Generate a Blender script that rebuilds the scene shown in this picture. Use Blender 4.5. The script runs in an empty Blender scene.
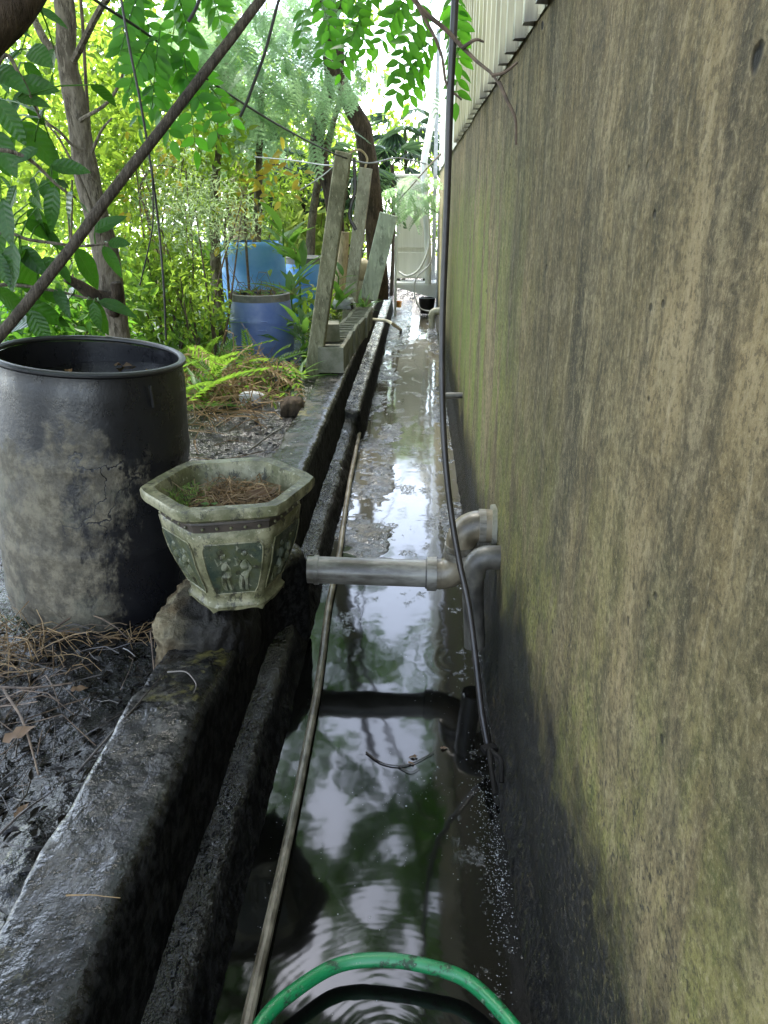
import bpy, math, random
import numpy as np
from mathutils import Vector, Matrix
R = math.radians
rng = np.random.RandomState(7)
C = bpy.context.scene.collection
S = bpy.context.scene

# ------------------------------------------------------------------ camera, sky, sun, exposure
F_PX, CAM_H = 769.0, 1.6
PITCH, YAW = R(21.891), R(2.418)
cam_d = bpy.data.cameras.new('camera'); cam = bpy.data.objects.new('camera', cam_d); C.objects.link(cam)
cam_d.sensor_fit = 'VERTICAL'; cam_d.sensor_height = 24.0; cam_d.lens = 24.0 * F_PX / 1024
cam_d.clip_start = 0.05; cam_d.clip_end = 900
cam.location = (0, 0, CAM_H); cam.rotation_euler = (R(90) - PITCH, 0, YAW)
S.camera = cam
W = bpy.data.worlds.new('World'); S.world = W; W.use_nodes = True
nt = W.node_tree; bg = nt.nodes['Background']
sky = nt.nodes.new('ShaderNodeTexSky'); sky.sky_type = 'NISHITA'; sky.sun_disc = False
SUN_EL, SUN_AZ = R(62), R(-35)          # azimuth measured from +Y (down the alley) towards +X
sky.sun_elevation = SUN_EL; sky.sun_rotation = SUN_AZ
sky.air_density = 1.0; sky.dust_density = 0.9; sky.ozone_density = 1.0
hs = nt.nodes.new('ShaderNodeHueSaturation'); hs.inputs['Saturation'].default_value = 0.62
nt.links.new(sky.outputs[0], hs.inputs['Color']); nt.links.new(hs.outputs[0], bg.inputs['Color'])
bg.inputs['Strength'].default_value = 0.15
sl = bpy.data.lights.new('sun', 'SUN'); sl.energy = 1.2; sl.angle = R(14); sl.color = (1, 0.96, 0.88)
so = bpy.data.objects.new('sun', sl); C.objects.link(so)
sd = Vector((math.sin(SUN_AZ) * math.cos(SUN_EL), math.cos(SUN_AZ) * math.cos(SUN_EL), math.sin(SUN_EL)))
so.rotation_euler = (-sd).to_track_quat('-Z', 'Y').to_euler()
S.view_settings.view_transform = 'Standard'; S.view_settings.look = 'None'
S.view_settings.exposure = 3.25; S.view_settings.gamma = 1.0
S.cycles.max_bounces = 8; S.cycles.transmission_bounces = 6; S.cycles.diffuse_bounces = 4
S.cycles.sample_clamp_indirect = 6.0
S.cycles.caustics_reflective = False; S.cycles.caustics_refractive = False
try: S.cycles.use_denoising = True
except Exception: pass

# ------------------------------------------------------------------ helpers: points in the place from sight lines
_fw = np.array([-math.sin(YAW) * math.cos(PITCH), math.cos(YAW) * math.cos(PITCH), -math.sin(PITCH)])
_rt = np.array([math.cos(YAW), math.sin(YAW), 0.0]); _up = np.cross(_rt, _fw)
def P(x, y, X=None, Y=None, Z=None):
    d = _fw + (x - 384) / F_PX * _rt + (512 - y) / F_PX * _up
    t = X / d[0] if X is not None else Y / d[1] if Y is not None else (Z - CAM_H) / d[2]
    return np.array([0, 0, CAM_H]) + t * d

# ------------------------------------------------------------------ numpy noise
def _h(i, j, k):
    n = (i * 374761393 + j * 668265263 + k * 2147483647) & 0xffffffff
    n = ((n ^ (n >> 13)) * 1274126177) & 0xffffffff
    return ((n ^ (n >> 16)) & 0xffff) / 65535.0
def noise(p, s=1.0):
    p = np.asarray(p, float) * s; i = np.floor(p).astype(np.int64); f = p - i; f = f * f * (3 - 2 * f)
    o = 0
    for a in (0, 1):
        wa = f[..., 0] if a else 1 - f[..., 0]
        for b in (0, 1):
            wb = f[..., 1] if b else 1 - f[..., 1]
            for c in (0, 1):
                wc = f[..., 2] if c else 1 - f[..., 2]
                o = o + wa * wb * wc * _h(i[..., 0] + a, i[..., 1] + b, i[..., 2] + c)
    return o
def fbm(p, s, octv=4, g=.5):
    o, a, t = 0, 1, 0
    for k in range(octv):
        o = o + a * noise(np.asarray(p) + 17.3 * k, s * 2 ** k); t += a; a *= g
    return o / t
def sstep(a, b, x):
    t = np.clip((x - a) / (b - a), 0, 1); return t * t * (3 - 2 * t)

# ------------------------------------------------------------------ object helpers
def tag(o, label=None, cat=None, group=None, kind=None):
    if label: o['label'] = label
    if cat: o['category'] = cat
    if group: o['group'] = group
    if kind: o['kind'] = kind
    return o
def thing(name, label, cat, loc=(0, 0, 0), group=None):
    o = bpy.data.objects.new(name, None); C.objects.link(o); o.location = loc; o.empty_display_size = .05
    return tag(o, label, cat, group)
def root_loc(o):
    while o.parent: o = o.parent
    return np.array(o.location)
def link(name, me, parent=None):
    o = bpy.data.objects.new(name, me); C.objects.link(o)
    if parent: o.parent = parent
    return o
def arr_mesh(name, V, Fq, mats, smooth=True, mi=None):
    """mesh from arrays: V (n,3), Fq (m,k) all of one size"""
    me = bpy.data.meshes.new(name); V = np.asarray(V, np.float32); Fq = np.asarray(Fq, np.int32)
    m, k = Fq.shape
    me.vertices.add(len(V)); me.vertices.foreach_set('co', V.ravel())
    me.loops.add(m * k); me.loops.foreach_set('vertex_index', Fq.ravel())
    me.polygons.add(m); me.polygons.foreach_set('loop_start', np.arange(0, m * k, k, dtype=np.int32))
    try: me.polygons.foreach_set('loop_total', np.full(m, k, np.int32))
    except Exception: pass
    for x in (mats if isinstance(mats, (list, tuple)) else [mats]): me.materials.append(x)
    me.polygons.foreach_set('use_smooth', np.full(m, smooth, bool))
    if mi is not None: me.polygons.foreach_set('material_index', np.asarray(mi, np.int32))
    me.update(calc_edges=True); me.validate()
    return me
class MB:
    def __init__(s): s.v = []; s.f = []; s.m = []
    def add(s, V, Fs, mi=0):
        b = len(s.v); s.v += [tuple(map(float, p)) for p in V]
        s.f += [tuple(int(i) + b for i in f) for f in Fs]; s.m += [mi] * len(Fs); return s
    def box(s, c, size, rot=None, bev=0.0, mi=0):
        x, y, z = [q / 2 for q in size]
        if bev <= 0:
            V = [(a, b, d) for d in (-z, z) for a, b in ((-x, -y), (x, -y), (x, y), (-x, y))]
            Fs = [(3, 2, 1, 0), (4, 5, 6, 7), (0, 1, 5, 4), (1, 2, 6, 5), (2, 3, 7, 6), (3, 0, 4, 7)]
        else:
            q = bev; V = []
            for d, ins in ((-z, q), (-z + q, 0), (z - q, 0), (z, q)):
                for sx, sy in ((-1, -1), (1, -1), (1, 1), (-1, 1)):
                    V.append((sx * (x - ins), sy * (y - ins), d))
            Fs = [(3, 2, 1, 0), (12, 13, 14, 15)]
            for l in range(3):
                for k in range(4): Fs.append((l * 4 + k, l * 4 + (k + 1) % 4, l * 4 + 4 + (k + 1) % 4, l * 4 + 4 + k))
        M3 = np.array(rot) if rot is not None else np.eye(3)
        return s.add(np.array(V) @ M3.T + np.array(c), Fs, mi)
    def tube(s, path, r, n=8, cap=True, mi=0, flat=None):
        path = np.array(path, float); k = len(path); r = np.full(k, r) if np.isscalar(r) else np.array(r, float)
        T = np.gradient(path, axis=0); T /= np.linalg.norm(T, axis=1)[:, None] + 1e-9
        u = np.cross(T[0], (0, 0, 1.0));
        if np.linalg.norm(u) < .05: u = np.cross(T[0], (0, 1.0, 0))
        u /= np.linalg.norm(u); V = []
        for i in range(k):
            u = u - T[i] * u.dot(T[i]); u /= np.linalg.norm(u); w = np.cross(T[i], u)
            for j in range(n):
                a = 2 * math.pi * j / n; V.append(path[i] + r[i] * (math.cos(a) * u + math.sin(a) * w))
        Fs = [(i * n + j, i * n + (j + 1) % n, (i + 1) * n + (j + 1) % n, (i + 1) * n + j) for i in range(k - 1) for j in range(n)]
        if cap: Fs += [tuple(range(n - 1, -1, -1)), tuple((k - 1) * n + j for j in range(n))]
        return s.add(V, Fs, mi)
    def lathe(s, prof, n=48, c=(0, 0, 0), mi=0, capb=False, capt=False):
        V = [(c[0] + r * math.cos(2 * math.pi * j / n), c[1] + r * math.sin(2 * math.pi * j / n), c[2] + z) for r, z in prof for j in range(n)]
        k = len(prof)
        Fs = [(i * n + j, i * n + (j + 1) % n, (i + 1) * n + (j + 1) % n, (i + 1) * n + j) for i in range(k - 1) for j in range(n)]
        if capb: Fs.append(tuple(range(n - 1, -1, -1)))
        if capt: Fs.append(tuple((k - 1) * n + j for j in range(n)))
        return s.add(V, Fs, mi)
    def ball(s, c, r, n=8, m=6, mi=0):
        r = np.array(r) if not np.isscalar(r) else np.array([r, r, r]); V = [(0, 0, -1)]
        for i in range(1, m):
            t = -math.pi / 2 + math.pi * i / m
            V += [(math.cos(t) * math.cos(2 * math.pi * j / n), math.cos(t) * math.sin(2 * math.pi * j / n), math.sin(t)) for j in range(n)]
        V.append((0, 0, 1)); Fs = [(0, 1 + (j + 1) % n, 1 + j) for j in range(n)]
        for i in range(m - 2): Fs += [(1 + i * n + j, 1 + i * n + (j + 1) % n, 1 + (i + 1) * n + (j + 1) % n, 1 + (i + 1) * n + j) for j in range(n)]
        b = 1 + (m - 2) * n; Fs += [(b + j, b + (j + 1) % n, len(V) - 1) for j in range(n)]
        return s.add(np.array(V) * r + np.array(c), Fs, mi)
    def grid(s, V, nu, nv, mi=0, close=False):
        Fs = [(i * nv + j, i * nv + j + 1, (i + 1) * nv + j + 1, (i + 1) * nv + j) for i in range(nu - 1) for j in range(nv - 1)]
        return s.add(V, Fs, mi)
    def jitter(s, amp, sc):
        V = np.array(s.v); d = np.stack([fbm(V + 31.7 * k, sc, 3) for k in range(3)], 1) - .5
        s.v = [tuple(p) for p in V + d * 2 * amp]; return s
    def mesh(s, name, mats, smooth=True, off=(0, 0, 0)):
        me = bpy.data.meshes.new(name); off = np.array(off)
        me.from_pydata([tuple(np.array(p) - off) for p in s.v], [], s.f)
        for x in (mats if isinstance(mats, (list, tuple)) else [mats]): me.materials.append(x)
        me.polygons.foreach_set('material_index', s.m); me.polygons.foreach_set('use_smooth', [smooth] * len(s.f)); me.update()
        return me
    def build(s, name, mats, parent=None, smooth=True, base=None, ang=35):
        """one mesh object; under a parent the points are stored relative to the thing's base, alone relative to BASE"""
        off = root_loc(parent) if parent else np.array(base if base is not None else np.mean(s.v, 0) * (1, 1, 0) + np.array([0, 0, np.min(np.array(s.v)[:, 2])]))
        me = s.mesh(name, mats, smooth, off)
        if smooth and ang:
            try: me.set_sharp_from_angle(angle=R(ang))
            except Exception: pass
        o = link(name, me, parent)
        if not parent: o.location = off
        return o
def gridmesh(name, V, nu, nv, mat, parent=None, smooth=True):
    """V (nu*nv,3) in world space"""
    idx = np.arange(nu * nv).reshape(nu, nv)
    Fq = np.stack([idx[:-1, :-1], idx[:-1, 1:], idx[1:, 1:], idx[1:, :-1]], -1).reshape(-1, 4)
    V = np.asarray(V); off = root_loc(parent) if parent else np.zeros(3)
    return link(name, arr_mesh(name, V - off, Fq, mat, smooth), parent)
def curve(pts, n=24):
    """Catmull-Rom through points"""
    p = np.array(pts, float); p = np.vstack([2 * p[0] - p[1], p, 2 * p[-1] - p[-2]]); out = []
    seg = len(p) - 3; m = max(2, n // seg)
    for i in range(seg):
        a, b, c, d = p[i:i + 4]
        for t in np.linspace(0, 1, m, endpoint=False):
            out.append(.5 * (2 * b + (c - a) * t + (2 * a - 5 * b + 4 * c - d) * t * t + (3 * b - a - 3 * c + d) * t ** 3))
    out.append(p[-2]); return np.array(out)
def rotz(a): return np.array([[math.cos(a), -math.sin(a), 0], [math.sin(a), math.cos(a), 0], [0, 0, 1]])
def frame_to(d, up=(0, 0, 1)):
    """matrix whose x axis is d"""
    d = np.array(d, float); d /= np.linalg.norm(d); y = np.cross(up, d)
    if np.linalg.norm(y) < 1e-3: y = np.cross((0, 1, 0), d)
    y /= np.linalg.norm(y); return np.stack([d, y, np.cross(d, y)], 1)

# ------------------------------------------------------------------ materials
class N:
    def __init__(s, name):
        s.mat = bpy.data.materials.new(name); s.mat.use_nodes = True; s.t = s.mat.node_tree; s.t.nodes.clear()
        s.out = s.t.nodes.new('ShaderNodeOutputMaterial'); s.tc = s.t.nodes.new('ShaderNodeTexCoord'); s.co = s.tc.outputs['Object']
    def new(s, k): return s.t.nodes.new('ShaderNode' + k)
    def put(s, sock, v):
        if v is None: return
        if isinstance(v, bpy.types.NodeSocket): s.t.links.new(v, sock)
        elif isinstance(v, (tuple, list)) and len(v) == 3 and sock.type == 'RGBA': sock.default_value = (*v, 1)
        else: sock.default_value = v
    def map(s, scale=(1, 1, 1), loc=(0, 0, 0), rot=(0, 0, 0), vec=None):
        n = s.new('Mapping'); s.put(n.inputs['Vector'], vec or s.co); n.inputs['Scale'].default_value = scale
        n.inputs['Location'].default_value = loc; n.inputs['Rotation'].default_value = rot; return n.outputs[0]
    def noise(s, scale=5, detail=4, rough=.55, vec=None, dist=0.0):
        n = s.new('TexNoise'); s.put(n.inputs['Vector'], vec or s.co); n.inputs['Scale'].default_value = scale
        n.inputs['Detail'].default_value = detail; n.inputs['Roughness'].default_value = rough; n.inputs['Distortion'].default_value = dist
        return n.outputs['Fac']
    def voro(s, scale=5, vec=None, feat='F1', out='Distance', rnd=1.0):
        n = s.new('TexVoronoi'); n.feature = feat; s.put(n.inputs['Vector'], vec or s.co); n.inputs['Scale'].default_value = scale
        n.inputs['Randomness'].default_value = rnd
        return n.outputs[out]
    def ramp(s, fac, stops):
        n = s.new('ValToRGB'); s.put(n.inputs[0], fac); e = n.color_ramp.elements
        while len(e) < len(stops): e.new(.5)
        for q, (p, c) in zip(e, stops): q.position = p; q.color = (*c, 1) if isinstance(c, (tuple, list)) else (c, c, c, 1)
        return n.outputs[0]
    def rng(s, v, a, b, lo=0.0, hi=1.0):
        n = s.new('MapRange'); n.interpolation_type = 'SMOOTHSTEP'; s.put(n.inputs[0], v)
        for i, q in enumerate((a, b, lo, hi)): n.inputs[i + 1].default_value = q
        return n.outputs[0]
    def math(s, op, a, b=None, c=None):
        n = s.new('Math'); n.operation = op
        for i, q in enumerate((a, b, c)): s.put(n.inputs[i], q)
        return n.outputs[0]
    def mix(s, fac, a, b, mode='MIX'):
        n = s.new('Mix'); n.data_type = 'RGBA'; n.blend_type = mode
        s.put(n.inputs[0], fac); s.put(n.inputs[6], a); s.put(n.inputs[7], b); return n.outputs[2]
    def xyz(s, vec=None):
        n = s.new('SeparateXYZ'); s.put(n.inputs[0], vec or s.co); return n.outputs
    def pos(s): return s.new('NewGeometry').outputs['Position']
    def nrm(s): return s.new('NewGeometry').outputs['Normal']
    def bump(s, h, strength=.5, dist=.01, nrm=None):
        n = s.new('Bump'); s.put(n.inputs['Height'], h); s.put(n.inputs['Strength'], strength); n.inputs['Distance'].default_value = dist
        s.put(n.inputs['Normal'], nrm); return n.outputs[0]
    def pbr(s, col, rough=.5, bump=None, metal=0.0, ior=1.5, spec=None, coat=None):
        n = s.new('BsdfPrincipled'); s.put(n.inputs['Base Color'], col); s.put(n.inputs['Roughness'], rough); s.put(n.inputs['Metallic'], metal)
        s.put(n.inputs['IOR'], ior); s.put(n.inputs['Normal'], bump)
        if spec is not None: s.put(n.inputs['Specular IOR Level'], spec)
        if coat: n.inputs['Coat Weight'].default_value = coat
        return n.outputs[0]
    def done(s, sh): s.t.links.new(sh, s.out.inputs['Surface']); return s.mat
def simple(name, col, col2=None, rough=.5, sc=8, bump=.2, bsc=60, bd=.003, metal=0.0, stretch=(1, 1, 1), spec=None):
    n = N(name); v = n.map(stretch); a = n.noise(sc, 5, .6, v)
    c = n.mix(n.rng(a, .35, .65), col, col2 or tuple(x * .6 for x in col))
    return n.done(n.pbr(c, rough, n.bump(n.noise(bsc, 4, .6, v), bump, bd), metal, spec=spec))
def leafmat(name, cols, trans, tfac=.45, rough=.48, island=True):
    n = N(name)
    r = n.new('NewGeometry').outputs['Random Per Island'] if island else n.new('ObjectInfo').outputs['Random']
    k = len(cols); c = n.ramp(r, [((i + .5) / k, q) for i, q in enumerate(cols)])
    r2 = n.math('FRACT', n.math('MULTIPLY', r, 7.31)); t = n.mix(r2, trans, tuple(q * .55 for q in trans))
    c = n.mix(n.math('MULTIPLY', n.noise(30, 3), .5), c, n.mix(.5, c, (.02, .03, .01)))
    b = n.new('BsdfTranslucent'); n.put(b.inputs[0], t)
    m = n.new('MixShader'); m.inputs[0].default_value = tfac
    n.t.links.new(n.pbr(c, rough, spec=.22), m.inputs[1]); n.t.links.new(b.outputs[0], m.inputs[2])
    return n.done(m.outputs[0])

# cement wall: rain streaks, algae, splashed sludge at the foot
def wall_mat():
    n = N('stained_cement'); x, y, z = n.xyz()
    wv = n.new('VectorMath'); wv.operation = 'MULTIPLY_ADD'; nz = n.new('TexNoise'); n.put(nz.inputs['Vector'], n.co); nz.inputs['Scale'].default_value = 5; nz.inputs['Detail'].default_value = 4
    n.put(wv.inputs[0], nz.outputs['Color']); wv.inputs[1].default_value = (.03, .030, .10); n.put(wv.inputs[2], n.co); wc = wv.outputs[0]
    base = n.ramp(n.noise(1.5, 7, .68, n.map((1, 1, .5), vec=wc)), [(.36, (.074, .060, .030)), (.5, (.140, .112, .060)), (.64, (.235, .19, .115))])
    st = n.noise(1.0, 6, .62, n.map((1, 8, .5), vec=wc))             # broad rain streaks
    st2 = n.noise(1.0, 6, .66, n.map((1, 22, 1.8), (3, 0, 1), vec=wc))   # narrow ones
    st3 = n.noise(1.0, 5, .7, n.map((1, 60, 9), (7, 2, 1), vec=wc))  # flecks
    big = n.noise(.8, 4, .6, n.map((1, 1, .4)))
    zone = n.math('MULTIPLY', n.math('MULTIPLY', n.rng(y, .95, 1.5), n.rng(y, 4.6, 2.6)), n.rng(z, .75, 1.3)); big = n.math('ADD', big, n.math('MULTIPLY', zone, .17))
    hi = n.rng(n.math('ADD', z, n.math('MULTIPLY', big, .6)), .9, 1.75); hi2 = n.math('MULTIPLY_ADD', hi, .75, .25)
    dark = n.math('MULTIPLY', n.rng(st, .42, .66), n.rng(big, .36, .58))
    c = n.mix(n.math('MULTIPLY', n.math('MULTIPLY', dark, .9), hi2), base, (.042, .036, .024))
    c = n.mix(n.math('MULTIPLY', n.rng(st2, .54, .70), n.math('MULTIPLY_ADD', hi, .30, .12)), c, (.29, .25, .175))
    c = n.mix(n.math('MULTIPLY', n.rng(st2, .48, .36), n.math('MULTIPLY', hi2, .55)), c, (.045, .038, .024))
    c = n.mix(n.math('MULTIPLY', n.rng(st3, .57, .66), n.math('MULTIPLY', hi2, .4)), c, (.34, .30, .22))
    c = n.mix(n.math('MULTIPLY', n.rng(st3, .44, .34), n.math('MULTIPLY', hi2, .45)), c, (.040, .034, .020))
    blot = n.noise(9, 8, .74)
    c = n.mix(n.rng(blot, .52, .66, 0, .38), c, (.30, .255, .175))
    c = n.mix(n.rng(blot, .48, .36, 0, .62), c, (.045, .038, .023))
    mot = n.noise(13, 8, .76, n.map((1, 1, .75))); c = n.mix(n.rng(mot, .52, .62, 0, .38), c, (.26, .222, .145)); c = n.mix(n.rng(mot, .48, .38, 0, .5), c, (.036, .031, .018)); mo2 = n.noise(3.4, 8, .74, n.map((1, 1, .75), (5, 5, 5))); c = n.mix(n.rng(mo2, .47, .37, 0, .7), c, (.042, .037, .024))
    # algae: streaky green, strongest along the middle of the alley and low on the wall
    g = n.noise(1.0, 6, .66, n.map((1, 6, .7), (9, 2, 0), vec=wc))
    gy = n.rng(y, 1.5, 3.2); gz = n.rng(z, 2.1, 1.0); lowg = n.math('MULTIPLY', n.rng(z, 1.4, .55), .85)
    gm = n.math('MULTIPLY', n.rng(g, .39, .53), n.math('MAXIMUM', n.math('MULTIPLY', gy, gz), lowg))
    gm = n.math('MULTIPLY', gm, n.rng(n.noise(4.5, 7, .72, n.map((1, 1, .7), (2, 7, 1))), .40, .56, .12, 1)); gm = n.math('MULTIPLY', gm, n.rng(n.noise(22, 5, .7), .36, .52, .45, 1))
    c = n.mix(n.math('MULTIPLY', gm, .8), c, n.mix(n.rng(n.noise(5, 5, .7), .4, .6), (.085, .112, .018), (.205, .205, .048)))
    c = n.mix(n.math('MULTIPLY', n.rng(n.noise(34, 5, .72, n.map((1, 1, .5))), .54, .66), n.math('MULTIPLY', gm, .8)), c, (.045, .062, .012))
    band = n.math('MULTIPLY', n.math('MULTIPLY', n.rng(y, 2.2, 3.6), n.rng(y, 8.5, 6.0)), n.math('MULTIPLY', n.rng(z, 1.95, 1.3), n.rng(z, .25, .6)))
    c = n.mix(n.math('MULTIPLY', n.math('MULTIPLY', band, n.rng(g, .40, .56)), .62), c, (.125, .185, .035))
    # paler rendered bay at the far end
    c = n.mix(n.math('MULTIPLY', n.rng(n.math('ADD', y, n.math('MULTIPLY', big, 1.2)), 7.6, 9.4), .75), c, (.46, .42, .29))
    # pits and knocks, ragged
    pit = n.math('MULTIPLY', n.rng(n.voro(5.0, n.map((1, 1, 1.2), vec=wc)), .10, .06), n.rng(n.noise(2.3, 2), .50, .58))
    fine = n.noise(70, 6, .78)
    pit2 = n.math('MULTIPLY', n.rng(n.voro(17, n.map((1, 1, 1.1), vec=wc)), .15, .07), n.rng(n.noise(3.1, 3), .53, .62))
    c = n.mix(n.math('MULTIPLY', n.rng(fine, .49, .40), .6), c, (.035, .03, .018))
    c = n.mix(n.math('MULTIPLY', n.rng(fine, .53, .62), .36), c, (.32, .28, .19)); gr = n.noise(210, 3, .7); c = n.mix(n.rng(gr, .54, .62, 0, .10), c, (.30, .26, .18)); c = n.mix(n.rng(gr, .46, .38, 0, .16), c, (.04, .034, .022))
    c = n.mix(n.math('MAXIMUM', pit, n.math('MULTIPLY', pit2, .85)), c, (.010, .009, .006))
    c = n.mix(1.0, c, n.mix(n.rng(n.noise(1.1, 5, .7, n.map((1, 1, .6), (8, 1, 3))), .38, .62), (.91, .845, .69), (.80, .785, .655)), 'MULTIPLY')
    # sludge splashed up the foot
    hz = n.math('ADD', n.math('MULTIPLY', n.noise(1.7, 7, .68), .95), n.math('MULTIPLY', n.noise(12, 6, .74), .34)); hz = n.math('ADD', hz, n.rng(y, 2.9, 1.5, -.04, .20))
    mk0 = n.math('SUBTRACT', hz, z)
    mk = n.math('MULTIPLY', n.rng(mk0, .10, .42), n.rng(n.noise(60, 5, .75), .34, .52, .55, 1))
    speck = n.math('MULTIPLY', n.rng(n.noise(95, 4, .7), .56, .62), n.rng(mk0, -.25, .2))
    c = n.mix(n.math('MAXIMUM', mk, n.math('MULTIPLY', speck, .8)), c, n.mix(n.rng(n.noise(48, 5, .75), .46, .64), (.004, .004, .004), (.024, .023, .022)))
    h = n.math('ADD', n.noise(24, 7, .74), n.math('MULTIPLY', fine, .8)); h = n.math('SUBTRACT', h, n.math('ADD', n.math('MULTIPLY', pit, 3), n.math('MULTIPLY', pit2, 1.2)))
    h = n.math('ADD', h, n.math('MULTIPLY', n.math('MULTIPLY', n.noise(120, 4, .7), mk), 2.4))
    return n.done(n.pbr(c, n.math('SUBTRACT', .88, n.math('MULTIPLY', mk, .50)), n.bump(h, .75, .008), spec=n.math('SUBTRACT', .28, n.math('MULTIPLY', mk, .16))))
# black sludge: wet, crinkled; optional cement showing through
def sludge_mat(name, cement=.0, dry=(.11, .105, .095), lo=(.0035, .0035, .0035), hi=(.022, .0215, .021), rough=(.05, .16), bs=1.0, moss=0.0, wet=.5):
    n = N(name); a = n.noise(5, 7, .7); f = n.noise(30, 2, .5); f2 = n.noise(62, 2, .5); ff = n.noise(150, 2, .6)
    c = n.mix(n.rng(n.noise(34, 6, .72), .40, .62), lo, hi); r = n.rng(n.noise(14, 5, .7), .40, .60, *rough)
    flat = n.rng(n.xyz(n.nrm())[2], .15, .75); film = n.math('MULTIPLY', flat, n.rng(n.noise(8, 6, .72), .36, .50, .35, 1))
    if cement:
        nz = n.xyz(n.nrm())[2]
        m = n.math('MULTIPLY', n.rng(n.math('ADD', n.math('MULTIPLY', a, .55), n.math('MULTIPLY', n.noise(30, 6, .75), .45)), .545 - cement * .12, .63 - cement * .12), n.rng(nz, .6, .92))
        d = n.mix(n.rng(n.noise(70, 5, .75), .40, .58), tuple(q * .25 for q in dry), dry)
        if moss: d = n.mix(n.rng(n.noise(3.2, 5, .7), .48, .58, 0, moss), d, (.10, .088, .026))
        c = n.mix(m, c, d); r = n.math('ADD', r, n.math('MULTIPLY', m, .38)); film = n.math('MULTIPLY', film, n.math('SUBTRACT', 1, n.math('MULTIPLY', m, .45)))
    r = n.math('ADD', r, n.math('MULTIPLY', n.math('SUBTRACT', 1, flat), .4))
    lumps = n.rng(n.noise(4.5, 4, .6), .4, .62, .25, 1); h = n.math('MULTIPLY', n.math('ADD', n.math('MULTIPLY', f, 1.0), n.math('MULTIPLY', f2, .95)), lumps); h = n.math('ADD', h, n.math('ADD', n.math('MULTIPLY', ff, .34), n.math('MULTIPLY', n.noise(330, 2, .5), .05)))
    nb = n.bump(h, 1.0, .0085 * bs); sh = n.pbr(c, n.math('ADD', r, .15), nb, ior=1.4, spec=n.math('MULTIPLY_ADD', flat, .12, .06)); q = sh.node
    n.put(q.inputs['Coat Weight'], n.math('MULTIPLY', film, wet)); n.put(q.inputs['Coat Roughness'], n.math('MULTIPLY', r, .8)); q.inputs['Coat IOR'].default_value = 1.45; n.put(q.inputs['Coat Normal'], nb)
    return n.done(sh)
# standing water: murky, near-black close by, far sheen painted paler, ripples; scum gathers in patches
def water_mat():
    n = N('murky_water'); pos = n.pos(); x, y, z = n.xyz(pos)
    def rings(cx, cy, freq, fall):
        v = n.new('VectorMath'); v.operation = 'DISTANCE'; n.put(v.inputs[0], pos); v.inputs[1].default_value = (cx, cy, 0); d = v.outputs['Value']
        return n.math('MULTIPLY', n.math('SINE', n.math('MULTIPLY', n.math('ADD', d, n.math('MULTIPLY', n.noise(9, 2, vec=pos), .03)), freq)), n.math('EXPONENT', n.math('MULTIPLY', d, -fall)))
    h = n.math('MULTIPLY', n.noise(3.5, 3, .5), .22)
    h = n.math('ADD', h, n.math('MULTIPLY', rings(-.04, 1.02, 300, 5), .0048)); h = n.math('ADD', h, n.math('MULTIPLY', rings(.185, 2.50, 170, 10), .009))
    scum = n.math('MULTIPLY', n.rng(n.noise(6, 6, .74, n.map((1, .6, 1), vec=pos)), .555, .60), n.rng(n.noise(60, 5, .75, vec=pos), .47, .56))
    scum = n.math('MULTIPLY', scum, n.math('MAXIMUM', n.rng(y, 2.4, 3.4), n.rng(x, .10, .2, .0, .8)))
    h = n.math('ADD', h, n.math('MULTIPLY', n.math('MULTIPLY', n.noise(150, 4, .75, vec=pos), scum), .10))
    c = n.mix(scum, n.mix(n.rng(y, 2.8, 5.0), (.0035, .0035, .003), (.10, .092, .070)), (.06, .06, .058))  # base turns tan and paler far off, painting in the grazing reflection
    return n.done(n.pbr(c, n.math('ADD', .06, n.math('MULTIPLY', scum, .10)), n.bump(h, 1.0, .010), ior=1.48))
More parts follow.
